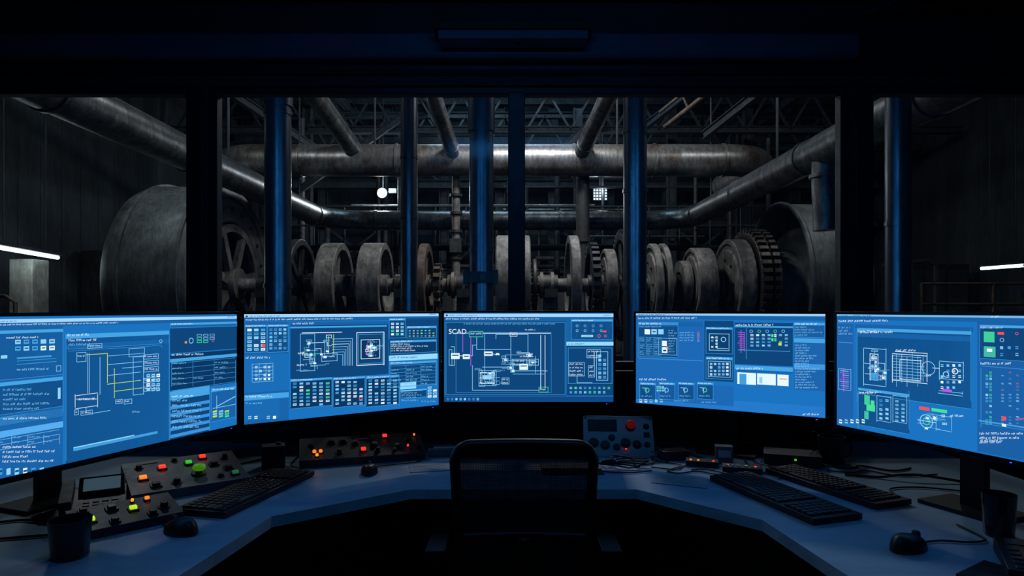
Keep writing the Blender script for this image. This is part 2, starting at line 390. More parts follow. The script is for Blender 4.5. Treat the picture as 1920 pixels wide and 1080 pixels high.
S.bx(215,748,228,756);S.bx(231,748,246,757); S.tx(246,770,14,4)
S.ring(300,640,3,PALE); S.r(136,824,294,829,LT,4); S.r(136,826,250,828,PALE,5)
S.win(318,606,443,615,MD,LT,4); S.r(318,615,443,660,DK,1)
S.ring(357,640,5,TX);
for i in range(8): S.bx(368+(i%3)*12,628+(i//3)*6,377+(i%3)*12,632.5+(i//3)*6,random.choice((GR,TX,PALE)),1,False)
S.ring(398,640,2.5,RD); S.r(345,641,349,645,OR,5)
S.r(318,662,443,728,DK2,1); S.tx(320,664,60,4,WH); S.r(318,670,443,676,LT,2); S.table(320,678,440,726,5,3)
S.r(318,730,392,742,LT,1); S.win(318,742,392,820,DK,LT,5); S.para(321,750,388,815,10,5,PALE)
for i in range(5): S.r(318,758+i*13,392,764+i*13,(56,136,204),2)
S.win(395,730,441,790,MD,LT,5); S.pl([(398,765),(440,765)],PALE); S.pl([(405,745),(405,770)],PALE)
for i in range(12): S.r(404+i*3,764-i*1.6,408+i*3,765.2-i*1.6,PALE,5)
S.btns(396,772,430,786,3,3,(YE,GR,PALE))
S.r(-60,872,443,900,(18,72,130),1); S.btns(-40,868,100,892,1,9,(WH,PALE,LT),.5)
S.build((-1.56,2.16))
# --- M2
S=Screen((-0.968,2.31),(-0.321,2.79),ZT,ZB,457,822,592,595,800,765)
S.common(457,822,593,0)
S.r(457,607,541,800,MD,1); S.win(459,612,500,664,DK2,LT,4); S.btns(461,618,499,662,6,3,(PALE,WH,LT,TX),.35,.95); S.r(491,648,497,654,RD,6)
S.win(501,612,540,664,DK,LT,4); S.btns(503,618,538,660,6,4,(TX,LT,PALE),.4)
S.r(458,668,541,738,BG,1); S.tx(460,672,45,4,WH); S.table(472,685,511,719,5,3,PALE,False); S.btns(476,688,508,718,4,4,(WH,PALE),.45)
S.r(458,742,541,752,LT,2); S.tx(460,745,50,4,WH); S.r(458,752,541,790,BG,1); S.tx(460,758,30,4)
S.r(544,608,728,712,DK,1); S.r(544,608,728,614,MD,2); S.tx(548,609,40,3.5,WH); S.r(544,616,725,619,LT,2)
S.bx(562,630,590,700,PALE,1,False); S.pl([(566,628),(640,628)],WH,1.3); S.circuit(566,632,622,698,16)
for i in range(7): S.pl([(622,640+i*5),(660-i*3,640+i*5),(660-i*3,690)],random.choice((PALE,TX,WH)),.8)
S.pl([(625,632),(625,668)],YE,1); S.pl([(612,636),(612,650)],GR,1); S.bx(602,667,632,682); S.pl([(570,655),(570,668),(600,668)],GR,.8)
S.tx(558,664,12,5,WH); S.tx(556,686,18,5,WH); S.tx(555,697,22,3)
S.fr(668,628,720,690,WH,4,1.2); S.fr(671,632,717,687,LT,4); S.r(674,640,714,680,DK2,2); S.fr(676,642,712,678,WH,4,1); S.circuit(682,646,706,674,14); S.pl([(688,650),(688,672)],PU,1)
S.win(544,714,622,768,DK2,LT,4); S.btns(546,720,620,766,7,6,(PALE,LT,WH,TX,LT,TX,GR),.45)
S.win(624,712,684,767,DK2,LT,4); S.btns(626,718,682,765,7,5,(PALE,LT,WH,TX),.45); S.ring(676,752,3.5,RD)
S.win(686,710,748,766,DK2,LT,4); S.btns(688,716,746,764,8,5,(WH,PALE,LT),.45)
S.r(729,603,822,672,DK,1); S.win(729,603,760,640,DK,LT,4); S.btns(731,610,758,636,4,3,(PALE,WH,GR),.4)
S.win(762,618,818,640,DK2,LT,4); S.btns(764,624,816,639,3,7,(TX,PALE,YE,GR,LT),.55)
S.win(731,644,818,668,DK2,LT,4); S.para(733,650,815,667,4,2.8,WH)
S.r(729,671,820,681,PALE,2); S.tx(732,674,50,4,DK)
S.win(730,684,818,730,DK,LT,4); S.table(732,690,816,728,6,3)
S.r(750,722,780,735,PALE,2); S.win(750,736,800,752,DK,LT,3); S.para(752,741,798,752,4,2.8); S.btns(800,730,820,752,4,2,(WH,PALE),.3)
S.tx(752,755,30,3);S.tx(790,757,28,3)
S.r(457,785,822,800,(16,66,122),1); S.btns(462,781,520,792,1,5,(WH,PALE),.5); 
S.build((-0.80,2.99))
# --- M3 centre
S=Screen((-0.302,2.85),(0.451,2.85),ZT+0.002,ZB+0.004,833,1150,592,592,758,758)
S.common(833,1150,593.5,0)
S.r(834,607,1062,747,DK,1); S.fr(836,609,1060,745,LT,4,.8); S.tx(870,611,170,2.8)
P=S
P.fr(855,628,1034,741,(60,140,200),4,.7)
P.bx(880,626,906,637,GR); P.bx(956,628,970,636,WH); P.pl([(855,630),(880,630)],PALE); P.pl([(906,630),(1032,630)],WH,1)
P.pl([(883,637),(883,690)],PU,1); P.pl([(868,632),(868,665)],PU,.8); P.pl([(894,637),(894,660),(958,660)],PALE)
P.pl([(958,636),(958,693),(905,693)],PALE); P.pl([(886,690),(886,736),(1010,736)],PALE); P.pl([(909,632),(909,720)],TX)
P.pl([(930,640),(930,632),(990,632),(990,688)],PALE);P.pl([(1014,634),(1014,732)],WH,1); P.pl([(1022,634),(1022,732)],WH,1)
for (a0,b0,c0,d0) in((846,667,862,678),(868,669,881,678),(908,664,924,672),(974,687,990,698),(930,667,936,671)): P.r(a0,b0,c0,d0,WH,5); P.r(a0+2,b0+3,c0-2,b0+5,DK,6)
P.bx(898,699,931,728,PALE,3); P.fr(901,703,927,724,WH,4); P.r(905,708,922,716,PALE,5); P.bx(941,713,955,725,PALE,2); P.bx(1010,730,1028,740,GR); P.bx(960,678,988,690,PALE,2); P.bx(992,678,1010,690); P.pl([(846,655),(852,655),(852,690),(846,690)],PALE)
P.bx(842,660,848,690,PALE,1,False); P.pl([(962,700),(1026,700)],PALE); P.pl([(962,706),(1020,706)],TX); P.circuit(940,665,1008,705,10); P.circuit(890,695,940,735,8)
P.pl([(862,672),(868,672)],WH);P.pl([(881,672),(886,672),(886,652),(894,652)],PALE); P.tx(985,622,18,3,WH); P.tx(925,668,12,3,WH);P.tx(975,672,25,3,WH)
S.r(1063,603,1150,645,MD,1); S.win(1071,604,1149,642,DK,LT,4)
for i in range(8): S.ring(1082+(i%4)*15,616+(i//4)*9,2.4,random.choice((PALE,TX,GR,TX)))
S.ring(1123,635,3,RD); S.ring(1135,635,2.4,RD); S.r(1130,625,1137,628,RD,5); S.r(1090,633,1112,637,PALE,5); S.tx(1094,634,15,2.5,DK,6)
S.r(1062,646,1150,653,PALE,2); S.tx(1065,648,30,3.5,DK); S.r(1063,653,1150,746,DK,1)
S.fr(1065,657,1148,724,LT,4); S.bx(1066,684,1096,710,PALE,4); S.pl([(1082,710),(1082,722),(1110,722)],PALE); S.bx(1100,660,1126,676,PALE,2); S.bx(1103,690,1115,712,PALE,3); S.fr(1118,664,1140,718,PALE,4); S.btns(1120,668,1138,716,6,2,(PALE,TX,LT),.4); S.pl([(1114,664),(1114,690)],WH)
S.btns(1066,728,1146,744,2,9,(PALE,LT,GR,TX,TX),.5)
S.r(833,748,1150,758,(16,66,122),1); S.btns(836,748.5,900,757,1,8,(WH,PALE,LT),.5)
ob=S.build((0.05,3.04))
fc=bpy.data.curves.new('scad_text','FONT'); fc.body='SCAD'; fc.size=0.031; 
tob=bpy.data.objects.new('screen_label',fc); scene.collection.objects.link(tob)
x,z=S.loc(841.5,631); tob.parent=ob; tob.location=(x,-0.0045,z); tob.rotation_euler=(math.pi/2,0,0)
mw=em('screen_text_white',(235,245,255),1.0); fc.materials.append(mw)
# --- M4
S=Screen((0.553,2.85),(1.200,2.45),ZT,ZB,1193,1548,593,596,762,792)
S.r(1193,593,1548,598.5,(140,192,232),1); S.tx(1198,594.5,50,3,DK); S.r(1193,598.5,1548,606,MD,1); S.tx(1197,600.5,110,3.4,WH)
S.r(1193,606,1320,722,(26,96,168),1); S.r(1195,610,1318,618,MD,2); S.win(1197,610,1272,676,DK,LT,5); S.btns(1208,622,1246,634,1,3,(WH,WH,PALE),.2,1)
S.tx(1200,617,40,3); S.table(1199,638,1240,672,8,3); S.r(1242,645,1251,655,WH,5); S.r(1250,656,1253,660,OR,6); S.r(1242,657,1252,668,WH,5); S.r(1244,662,1250,665,DK,6)
S.fr(1235,640,1270,672,TX,4); S.para(1254,624,1270,672,5,3)
for i in range(4): S.ring(1310,630+i*5,2,(RD,OR,RD,PALE)[i]); S.tx(1275,628+i*5,26,3)
S.r(1198,680,1318,681,LT,4); S.tx(1200,716,50,4,WH)
S.r(1321,608,1376,722,DK,1); S.win(1324,620,1374,670,DK2,LT,4); S.fr(1330,632,1368,664,PALE,4,1); S.ring(1357,643,5,PALE); S.pl([(1333,640),(1345,640),(1345,660),(1365,660)],PALE); S.btns(1332,636,1348,660,4,2,(WH,TX),.5)
S.win(1324,676,1374,718,DK,LT,5); S.fr(1328,684,1370,714,PALE,4); S.btns(1330,686,1368,712,4,5,(TX,PALE,WH),.4)
S.r(1378,612,1487,692,DK,1); S.tx(1380,614,70,4,WH); S.r(1378,618,1487,621,LT,2)
for i in range(9): S.pl([(1386+random.randint(-2,2),630+i*4),(1396,630+i*4),(1396,633+i*4)],PU,1)
S.pl([(1390,626),(1390,668)],PU,1)
for i in range(5): S.ring(1409+i*15,628,3,(PALE,GR,TX,GR,PALE)[i])
S.btns(1405,632,1480,658,4,7,(PALE,TX,LT,WH,TX),.5); S.btns(1446,632,1457,648,2,2,(GR,GR,WH),.3,1); S.r(1460,650,1466,655,YE,5)
S.pl([(1400,622),(1400,680)],LT); S.r(1384,664,1482,665,LT,4)
S.r(1378,694,1487,702,LT,2); S.tx(1381,696,50,4,WH)
S.r(1383,706,1418,728,WH,4); S.r(1420,708,1455,729,WH,4); S.r(1458,710,1479,731,WH,4); S.r(1387,708,1400,728,LT,5); S.r(1424,714,1430,726,PALE,5); S.r(1462,717,1476,719,OR,5)
S.r(1489,612,1547,740,(26,92,160),1); S.win(1489,612,1547,640,DK,LT,5); S.para(1491,619,1545,638,5,3); S.r(1489,642,1547,650,LT,2); S.para(1491,653,1540,738,5,3,PALE); S.r(1489,690,1547,700,(60,140,208),2)
S.r(1383,702,1487,706,MD,2)
S.r(1193,726,1376,762,(26,96,168),1)
for i,(c) in enumerate((GR,TX,TX,GR)):
    uu=1200+i*36; S.win(uu,724,uu+30,756,DK,LT,4); S.ring(uu+14,738,4.5,c); S.pl([(uu+5,734),(uu+12,734),(uu+12,744)],PALE); S.tx(uu+3,748,20,3)
S.btns(1231,730,1246,741,3,3,(GR,PALE),.3)
S.tx(1265,757,28,3);S.tx(1315,760,28,3)
S.r(1193,758,1548,792,(34,112,188),0.5)
S.btns(1197,753,1255,764,1,6,(WH,PALE),.5); S.tx(1505,783,30,4,WH)
S.build((0.98,2.89))
# --- M5
S=Screen((1.174,2.31),(1.396,1.745),ZT,ZB,1570,1920,597,603,805,878,xr=0.20)
S.r(1570,597,2050,605,(110,172,222),1); S.tx(1575,599,60,4,DK); S.tx(1860,602,14,4,WH); S.r(1570,605,2050,613,MD,1); S.tx(1574,608,90,4,WH)
S.r(1571,615,1601,800,(26,90,158),1); S.para(1573,620,1600,640,6,4); S.r(1573,650,1600,651,LT,4)
for i in range(9): S.pl([(1575+random.randint(0,6),704+i*4),(1592,704+i*4)],random.choice((PU,TX,PALE)),1)
S.pl([(1583,700),(1583,742)],PU,1); S.fr(1573,700,1597,740,TX,4)
S.r(1602,614,1832,830,BG,1); S.r(1604,620,1826,628,MD,2)
S.win(1608,627,1822,762,DK,LT,6); S.tx(1614,629,60,4.5,WH); S.r(1608,636,1822,645,MD,2)
S.fr(1620,662,1663,732,PALE,4,1); S.fr(1632,672,1648,722,WH,4,1); S.btns(1634,676,1646,722,6,2,(PALE,WH),.3); S.r(1634,708,1648,722,LT,5); S.pl([(1622,690),(1632,690)],PALE);S.pl([(1648,690),(1660,690),(1660,720)],PALE); S.circuit(1622,665,1662,728,8)
S.tx(1680,664,38,5,WH); S.fr(1674,674,1740,726,WH,4,1.0)
for i in range(9): S.pl([(1676,678+i*5.6),(1736-abs(i-4)*2,678+i*5.6)],PALE,.7)
for i in range(6): S.pl([(1682+i*10,672+(i%3)*3),(1682+i*10,734-(i%2)*8)],random.choice((PALE,TX)),.7)
S.fr(1688,684,1728,722,WH,4,1); S.ring(1742,700,13,PALE,4,.08,24); S.pl([(1680,670),(1740,670)],WH,1); S.tx(1735,712,12,4,WH)
S.fr(1762,688,1808,722,PALE,4,1); S.ring(1775,712,6,PALE); S.ring(1792,706,6,WH); S.btns(1762,690,1806,742,5,4,(PALE,WH,TX),.55); S.r(1768,740,1786,745,PU,5); S.pl([(1762,745),(1806,745),(1806,750),(1760,750)],PALE)
S.pl([(1750,700),(1762,700)],WH,1)
S.win(1610,742,1706,815,DK,LT,5); S.r(1622,750,1632,768,(60,200,150),5); S.r(1626,768,1642,780,GR,5); S.r(1622,780,1630,795,(60,190,160),5); S.r(1634,760,1641,772,GR,6)
S.fr(1645,752,1672,800,PALE,4); S.btns(1647,756,1670,798,5,2,(TX,PALE,LT),.5); S.fr(1675,752,1702,802,PALE,4); S.btns(1677,758,1700,802,6,2,(PALE,TX),.5); S.tx(1612,744,30,4,WH)
S.r(1725,773,1744,779,RD,5); S.r(1748,777,1777,783,GR,5); S.ring(1738,800,13,PALE,4,.12,22); S.ring(1738,800,7,GR,5,.2,16); S.fr(1756,790,1786,818,PALE,4); S.circuit(1722,788,1785,815,12,(PALE,GR,TX,WH)); S.tx(1782,788,28,5,WH)
S.pl([(1722,800),(1756,800)],WH); 
S.r(1833,614,2050,880,(24,88,154),1); S.win(1838,622,2040,690,DK2,LT,5); S.r(1846,632,1866,652,(60,200,150),5); S.r(1872,633,1884,638,RD,5); S.ring(1880,648,4,TX); S.ring(1908,636,3,RD); S.r(1846,660,1868,680,(60,180,160),5); S.r(1852,664,1862,670,WH,6); S.btns(1872,656,1915,682,2,3,(PALE,TX,LT),.6)
S.tx(1840,690,60,5,WH)
S.fr(1840,700,1930,812,LT,4); 
for i in range(5):
    S.btns(1848,706+i*21,1862,724+i*21,3,2,((60,180,140),PALE,LT),.35); S.btns(1874,706+i*21,1916,724+i*21,3,3,(PALE,TX,LT,TX,LT,(170,110,130)),.62,.7)
S.r(1880,792,1888,799,RD,5); S.r(1880,806,1888,811,WH,5)
S.para(1838,822,1925,850,8,5,WH); S.tx(1905,795,18,5,RD)
S.r(1836,815,2050,818,LT,4); S.tx(1840,835,40,5,WH)
S.btns(1572,792,1625,806,1,5,(WH,PALE),.5)
S.build((1.49,2.07))

# ------------------------------------------------------------------ desk equipment
def keyboard(loc,rz,L=0.53,D=0.185):
    k=Acc('keyboard'); k.box((0,0,0.011),(L,D,0.018),m_dark)
    rows=6; cols=21
    for r in range(rows):
        y=-D/2+0.018+r*(D-0.03)/rows+0.004
        x=-L/2+0.018; cw=(L-0.03)/cols
        c=0
        while c<cols:
            if c==15: c+=1; continue
            w=1
            if r==0 and c==4: w=6
            if r in(1,2) and c==0: w=2
            if r==2 and c==13: w=2
            k.box((x+(c+w/2-0.5)*cw+0.002,y,0.0235),(cw*w-0.0035,(D-0.03)/rows-0.0035,0.007),m_key,taper=0.88)
            c+=w
    return k.done(loc=(loc[0],loc[1],DZ+0.001),rz=rz,bevel=0.0015)
keyboard((-0.92,2.26),math.radians(77)); 
keyboard((0.915,2.20),math.radians(-73)); keyboard((1.165,2.33),math.radians(-70),0.5,0.16)
def mouse(loc,rz,sc=1.0):
    k=Acc('computer_mouse'); n=12; L=0.115*sc; W=0.064*sc; H=0.036*sc; seg=20
    vs=[];fs=[]
    for i in range(n+1):
        ph=math.pi/2*i/n; r=math.cos(ph)**0.6 if i<n else 0; z=math.sin(ph)*H
        for j in range(seg):
            a=2*math.pi*j/seg; x=math.cos(a)*W/2*r*(1+0.06*math.cos(2*a)); y=math.sin(a)*L/2*r
            zz=z*(1-0.25*(y/(L/2)))
            vs.append((x,y,zz))
    for i in range(n):
        for j in range(seg): fs.append((i*seg+j,i*seg+(j+1)%seg,(i+1)*seg+(j+1)%seg,(i+1)*seg+j))
    fs.append(tuple(range(seg-1,-1,-1)))
    k.add(vs,fs,m_dark,True); k.cyl((-0.005*sc,L*0.26,H*0.78),(0.005*sc,L*0.26,H*0.78),0.012*sc,m_dark2,16); k.box((0,L*0.3,H*0.8),(0.0015,L*0.25,0.004),m_key)
    k.tube([(0,L*0.45,0.006),(0,L*0.62,0.004)],0.0026,m_cable,8)
    return k.done(loc=(loc[0],loc[1],DZ+0.001),rz=rz)
mouse((-0.566,2.54),math.radians(8)); mouse((-0.965,1.865),math.radians(60),1.12); mouse((1.075,1.735),math.radians(-62),1.12)

def wedge(k,L,D,hf,hb,mt,mt2=None):
    vs=[(-L/2,-D/2,0),(L/2,-D/2,0),(L/2,D/2,0),(-L/2,D/2,0),(-L/2,-D/2,hf),(L/2,-D/2,hf),(L/2,D/2,hb),(-L/2,D/2,hb)]
    k.add(vs,[(3,2,1,0),(4,5,6,7),(0,1,5,4),(1,2,6,5),(2,3,7,6),(3,0,4,7)],mt)
def on(k,x,y,D,hf,hb,kind,mt,s=0.02,h=0.008):
    a=math.atan2(hb-hf,D); z=hf+(y+D/2)*(hb-hf)/D; n=Vector((0,-math.sin(a),math.cos(a))); p=Vector((x,y,z)); R=Matrix.Rotation(a,3,'X')
    if kind=='sq': k.box(p+n*0.002,(s*1.5,s*1.3,0.006),m_dark,rot=R); k.box(p+n*(0.005+h/2),(s,s*0.8,h),mt,rot=R)
    elif kind=='rd': k.cyl(p,p+n*0.004,s*0.75,m_dark); k.cyl(p+n*0.003,p+n*(0.004+h),s*0.5,mt)
    elif kind=='mush': k.cyl(p,p+n*0.006,s*1.1,m_dark2); k.cyl(p+n*0.005,p+n*0.02,s*0.5,m_dark); k.lathe([(0.018,0.0001),(0.018,s*0.8),(0.024,s),(0.032,s*0.9),(0.036,s*0.5),(0.037,0.0001)],p,n,mt,24)
    elif kind=='knob': k.cyl(p,p+n*0.003,s*0.9,m_dark2); k.cyl(p+n*0.002,p+n*0.018,s*0.6,m_dark,16,s*0.5); k.box(p+n*0.019,(0.002,s*0.9,0.002),m_white,rot=R)
    elif kind=='plate': k.box(p+n*0.001,(s,h,0.003),mt,rot=R)
D,hf,hb=0.26,0.03,0.085
k=Acc('button_control_console'); wedge(k,0.38,D,hf,hb,m_cons)
for x,y,kd,mt,s in((-0.14,-0.02,'sq',e_or,.022),(-0.07,0.045,'sq',e_red,.021),(0.02,0.055,'sq',e_gr,.020),(0.075,0.09,'sq',e_red,.020),(0.035,-0.04,'mush',m_greenk,.023),
    (-0.14,0.075,'rd',m_dark2,.02),(-0.11,-0.085,'sq',m_dark2,.024),(-0.045,-0.085,'knob',m_dark,.02),(0.10,0.02,'sq',m_dark2,.024),(0.14,-0.03,'sq',m_consd,.022),(0.15,-0.085,'sq',em('dim_green',(40,140,90),.4),.020),(0.10,-0.085,'rd',m_dark2,.018),(-0.02,0.1,'rd',m_dark,.016),(0.15,0.065,'knob',m_dark,.018),(-0.1,0.105,'plate',m_white,.05)):
    on(k,x,y,D,hf,hb,kd,mt,s)
k.done(loc=(-1.195,2.345,DZ+0.001),rz=math.radians(38),bevel=0.004)
D,hf,hb=0.15,0.025,0.055
k=Acc('switch_box_console'); wedge(k,0.28,D,hf,hb,m_consd)
for x,y,kd,mt,s in((-0.095,-0.02,'sq',e_ye,.021),(0.02,0.0,'sq',e_ye,.019),(0.07,0.045,'sq',e_or,.012),(-0.03,0.03,'sq',m_dark,.022),(0.1,-0.02,'knob',m_dark,.02),(-0.1,0.045,'sq',m_dark,.018),(0.03,0.05,'rd',e_am,.008),(0.06,-0.05,'sq',m_dark,.018),(-0.04,-0.05,'sq',m_dark,.018)):
    on(k,x,y,D,hf,hb,kd,mt,s)
k.done(loc=(-1.165,1.93,DZ+0.001),rz=math.radians(45),bevel=0.003)
D,hf,hb=0.16,0.03,0.09
k=Acc('alarm_button_console'); wedge(k,0.52,D,hf,hb,m_consd)
for x,y,kd,mt,s in((-0.2,-0.03,'rd',e_or,.015),(-0.175,-0.03,'rd',e_or,.014),(-0.215,0.02,'rd',m_dark,.016),(-0.19,-0.055,'rd',e_am,.012),(0.0,-0.035,'sq',e_red,.019),(0.10,0.055,'sq',e_red,.019),(0.145,-0.02,'sq',m_cons,.02),(-0.13,0.04,'sq',m_dark,.022),(-0.08,0.04,'sq',m_dark,.022),(-0.1,-0.04,'knob',m_dark,.018),(0.05,0.0,'sq',m_cons,.02),(0.06,-0.045,'knob',m_dark,.016),(0.2,0.02,'sq',m_dark,.022),(0.23,0.05,'rd',e_or,.008),(0.19,-0.03,'rd',e_red,.008),(0.13,-0.05,'rd',m_dark,.014),(0.0,0.05,'plate',m_panel,.06),(0.235,-0.04,'rd',m_dark,.014),(-0.03,0.02,'sq',m_consd,.02)):
    on(k,x,y,D,hf,hb,kd,mt,s)
k.done(loc=(-0.645,2.765,DZ+0.001),rz=math.radians(18),bevel=0.003)
D,hf,hb=0.09,0.012,0.165
k=Acc('emergency_stop_box'); wedge(k,0.31,D,hf,hb,m_panel)
def pf(x,t): return (x,-D/2+D*t)
for x,t,kd,mt,s in((0.055,.72,'mush',m_redk,.020),(-0.11,.28,'rd',m_dark,.03),(-0.06,.22,'rd',m_consd,.028),(-0.01,.18,'rd',m_dark2,.022),(0.03,.28,'rd',m_dark,.03),(0.08,.25,'knob',m_dark,.022),(0.125,.5,'sq',m_dark,.018),(0.125,.25,'rd',m_dark2,.018),(0.03,.12,'rd',e_red,.006),(-0.03,.42,'rd',m_consd,.02),(0.125,.72,'rd',m_dark,.018),(-0.13,.12,'rd',m_dark,.014)):
    x_,y_=pf(x,t); on(k,x_,y_,D,hf,hb,kd,mt,s)
a_=math.atan2(hb-hf,D); n=Vector((0,-math.sin(a_),math.cos(a_))); p=Vector((-0.07,-D/2+D*0.74,hf+(hb-hf)*0.74)); k.box(p+n*0.002,(0.13,0.055,0.006),m_dark,rot=Matrix.Rotation(a_,3,'X'))
for sx in(-.145,.145):
    for t in(.06,.94):
        q=Vector((sx,-D/2+D*t,hf+(hb-hf)*t)); k.cyl(q,q+n*0.003,0.004,m_dark2,12)
k.done(loc=(0.475,2.86,DZ+0.001),rz=math.radians(-4),bevel=0.003)
k=Acc('desk_phone'); wedge(k,0.18,0.15,0.02,0.05,m_dark); 
R=Matrix.Rotation(math.radians(38),3,'X'); k.box((0.02,0.035,0.062),(0.13,0.07,0.012),m_dark,rot=R); k.box((0.02,0.031,0.068),(0.105,0.05,0.003),em('phone_lcd',(95,130,150),0.28),rot=R)
k.box((-0.075,0,0.052),(0.035,0.16,0.025),m_dark2,rot=Matrix.Rotation(math.radians(13),3,'X'))
for i in range(4):
    for j in range(2): on(k,-0.02+i*0.026,-0.06+j*0.022,0.15,0.02,0.05,'plate',m_key,0.018,0.013)
k.done(loc=(-1.37,2.10,DZ+0.001),rz=math.radians(30),bevel=0.003)
k=Acc('junction_box'); k.box((0,0,0.045),(0.09,0.07,0.09),m_consd); k.box((0,-0.036,0.05),(0.07,0.003,0.05),m_dark); k.cyl((0.02,0,0.09),(0.02,0,0.1),0.01,m_dark); k.done(loc=(-0.985,2.64,DZ+0.001),rz=0.4,bevel=0.004)
def cup(name,loc,r,h,mt):
    k=Acc(name); k.lathe([(0,0.0001),(0,r*0.82),(0.004,r*0.86),(h,r),(h,r-0.004),(0.008,r*0.8),(0.008,0.0001)],(0,0,0),(0,0,1),mt,32)
    if name=='coffee_mug': k.tube([(r*.92,0,h*.8),(r*1.4,0,h*.75),(r*1.5,0,h*.5),(r*1.3,0,h*.25),(r*.85,0,h*.2)],0.006,mt,10)
    return k.done(loc=(loc[0],loc[1],DZ+0.001))
m_cupg=mat('smoked_plastic_cup',(34,44,56),0.15,scale=10); m_cupg.node_tree.nodes['Principled BSDF'].inputs['Transmission Weight'].default_value=0.5
cup('drinking_glass',(-1.16,1.68),0.05,0.10,m_cupg); cup('drinking_glass',(1.40,1.84),0.043,0.12,m_cupg)
cup('coffee_mug',(1.36,2.72),0.055,0.11,m_dark2)
k=Acc('network_router'); k.box((0,0,0.025),(0.22,0.14,0.045),m_dark2); 
for i in range(4): k.box((-0.08+i*0.02,-0.071,0.025),(0.012,0.003,0.012),m_dark)
k.box((0.01,-0.071,0.03),(0.010,0.004,0.008),e_gr); k.cyl((0.09,0.06,0.04),(0.09,0.06,0.13),0.005,m_dark,10); k.done(loc=(1.18,2.70,DZ+0.001),rz=-0.35,bevel=0.004)
k=Acc('usb_hub'); k.box((0,0,0.012),(0.13,0.06,0.022),m_consd); 
for x,e in((-0.045,e_or),(-0.015,e_am),(0.02,m_panel),(0.045,e_red)): k.cyl((x,-0.01,0.022),(x,-0.01,0.026),0.0045,e,12)
k.box((0,-0.031,0.012),(0.1,0.002,0.01),m_dark); k.done(loc=(0.79,2.66,DZ+0.001),rz=-0.3,bevel=0.002)
k=Acc('signal_terminal_block'); k.box((0,0,0.012),(0.15,0.07,0.022),m_dark2)
for x,e in((-0.055,e_red),(-0.02,m_panel),(0.015,e_ye),(0.05,e_red)): k.cyl((x,0,0.022),(x,0,0.026),0.005,e,12)
for i in range(6): k.box((-0.06+i*0.024,-0.03,0.026),(0.012,0.01,0.012),m_panel)
k.done(loc=(0.92,2.56,DZ+0.001),rz=-0.3,bevel=0.002)
k=Acc('power_adapter'); k.box((0,0,0.02),(0.12,0.07,0.04),m_consd); k.box((0,0,0.042),(0.08,0.04,0.004),m_dark); k.done(loc=(0.70,2.78,DZ+0.001),rz=0.2,bevel=0.004)
k=Acc('power_adapter'); k.box((0,0,0.035),(0.07,0.05,0.07),m_cons); k.box((0,-0.026,0.04),(0.05,0.002,0.03),m_panel); k.done(loc=(0.90,2.72,DZ+0.001),rz=-0.2,bevel=0.004)
k=Acc('external_drive'); k.box((0,0,0.016),(0.14,0.09,0.03),m_cons); k.box((0,0,0.033),(0.1,0.05,0.004),m_panel); k.done(loc=(-0.30,2.86,DZ+0.001),rz=0.1,bevel=0.004)
k=Acc('smartphone'); k.box((0,0,0.005),(0.075,0.155,0.009),m_dark); k.box((0,0,0.0098),(0.069,0.148,0.001),m_bezel); k.box((0,0.06,0.0105),(0.012,0.003,0.0006),m_consd); k.done(loc=(1.16,1.56,DZ+0.001),rz=-1.0,bevel=0.002)
k=Acc('calculator'); wedge(k,0.16,0.20,0.02,0.04,m_dark)
for i in range(4):
    for j in range(5): on(k,-0.05+i*0.034,-0.08+j*0.026,0.2,0.02,0.04,'plate',m_key,0.024,0.018)
on(k,0,0.07,0.2,0.02,0.04,'plate',m_consd,0.12,0.035); k.done(loc=(1.32,1.60,DZ+0.001),rz=-0.5,bevel=0.003)
k=Acc('document_tray')
k.box((0,0,0.006),(0.40,0.16,0.01),m_cons); k.box((0,0.078,0.03),(0.40,0.006,0.05),m_panel); k.box((-0.198,0,0.02),(0.006,0.16,0.035),m_panel); k.box((0.198,0,0.02),(0.006,0.16,0.035),m_panel); k.box((0,-0.01,0.018),(0.36,0.12,0.012),m_paper)
k.done(loc=(0.07,2.86,DZ+0.001),bevel=0.002)
k=Acc('mouse_pad'); k.box((0,0,0.002),(0.24,0.18,0.004),m_dark); k.box((0,0,0.0042),(0.22,0.16,0.0008),m_dark2); k.done(loc=(0.24,2.60,DZ+0.001),rz=0.03,bevel=0.0015)
def sheet(loc,rz,w=0.21,h=0.297):
    k=Acc('paper_note'); k.box((0,0,0.001),(w,h,0.0012),m_paper)
    for i in range(6): k.box((-w*0.05,h*0.35-i*h*0.12,0.0018),(w*random.uniform(.5,.8),0.002,0.0004),m_cons)
    k.done(loc=(loc[0],loc[1],DZ+0.001),rz=rz)
sheet((-0.33,2.62),0.2,.18,.12); sheet((0.64,2.42),-0.4,.2,.14)
zt=DZ+0.005
def cz(pts,r=0.004,mt=None):
    P=[Vector(p) for p in pts]; out=[]; n=10
    for i in range(len(P)-1):
        p0=P[max(i-1,0)];p1=P[i];p2=P[i+1];p3=P[min(i+2,len(P)-1)]
        for j in range(n):
            t=j/n; q=0.5*((2*p1)+(p2-p0)*t+(2*p0-5*p1+4*p2-p3)*t*t+(3*p1-p0-3*p2+p3)*t**3); q.z=max(q.z,DZ+r+0.0008); out.append(q)
    out.append(P[-1]); k=Acc('desk_cable'); k.tube(out,r,mt or m_cable,8); k.done()
random.seed(11)
for i in range(6):
    x=-0.35+i*0.12+random.uniform(-.03,.03); sg=random.choice((-1,1))
    cz([(x,3.13,1.0),(x+.03*sg,3.10,0.86),(x+.08*sg,3.12,0.79),(x+.18*sg,3.13,zt),(x+.25*sg,3.135,zt)],mt=m_dark2)
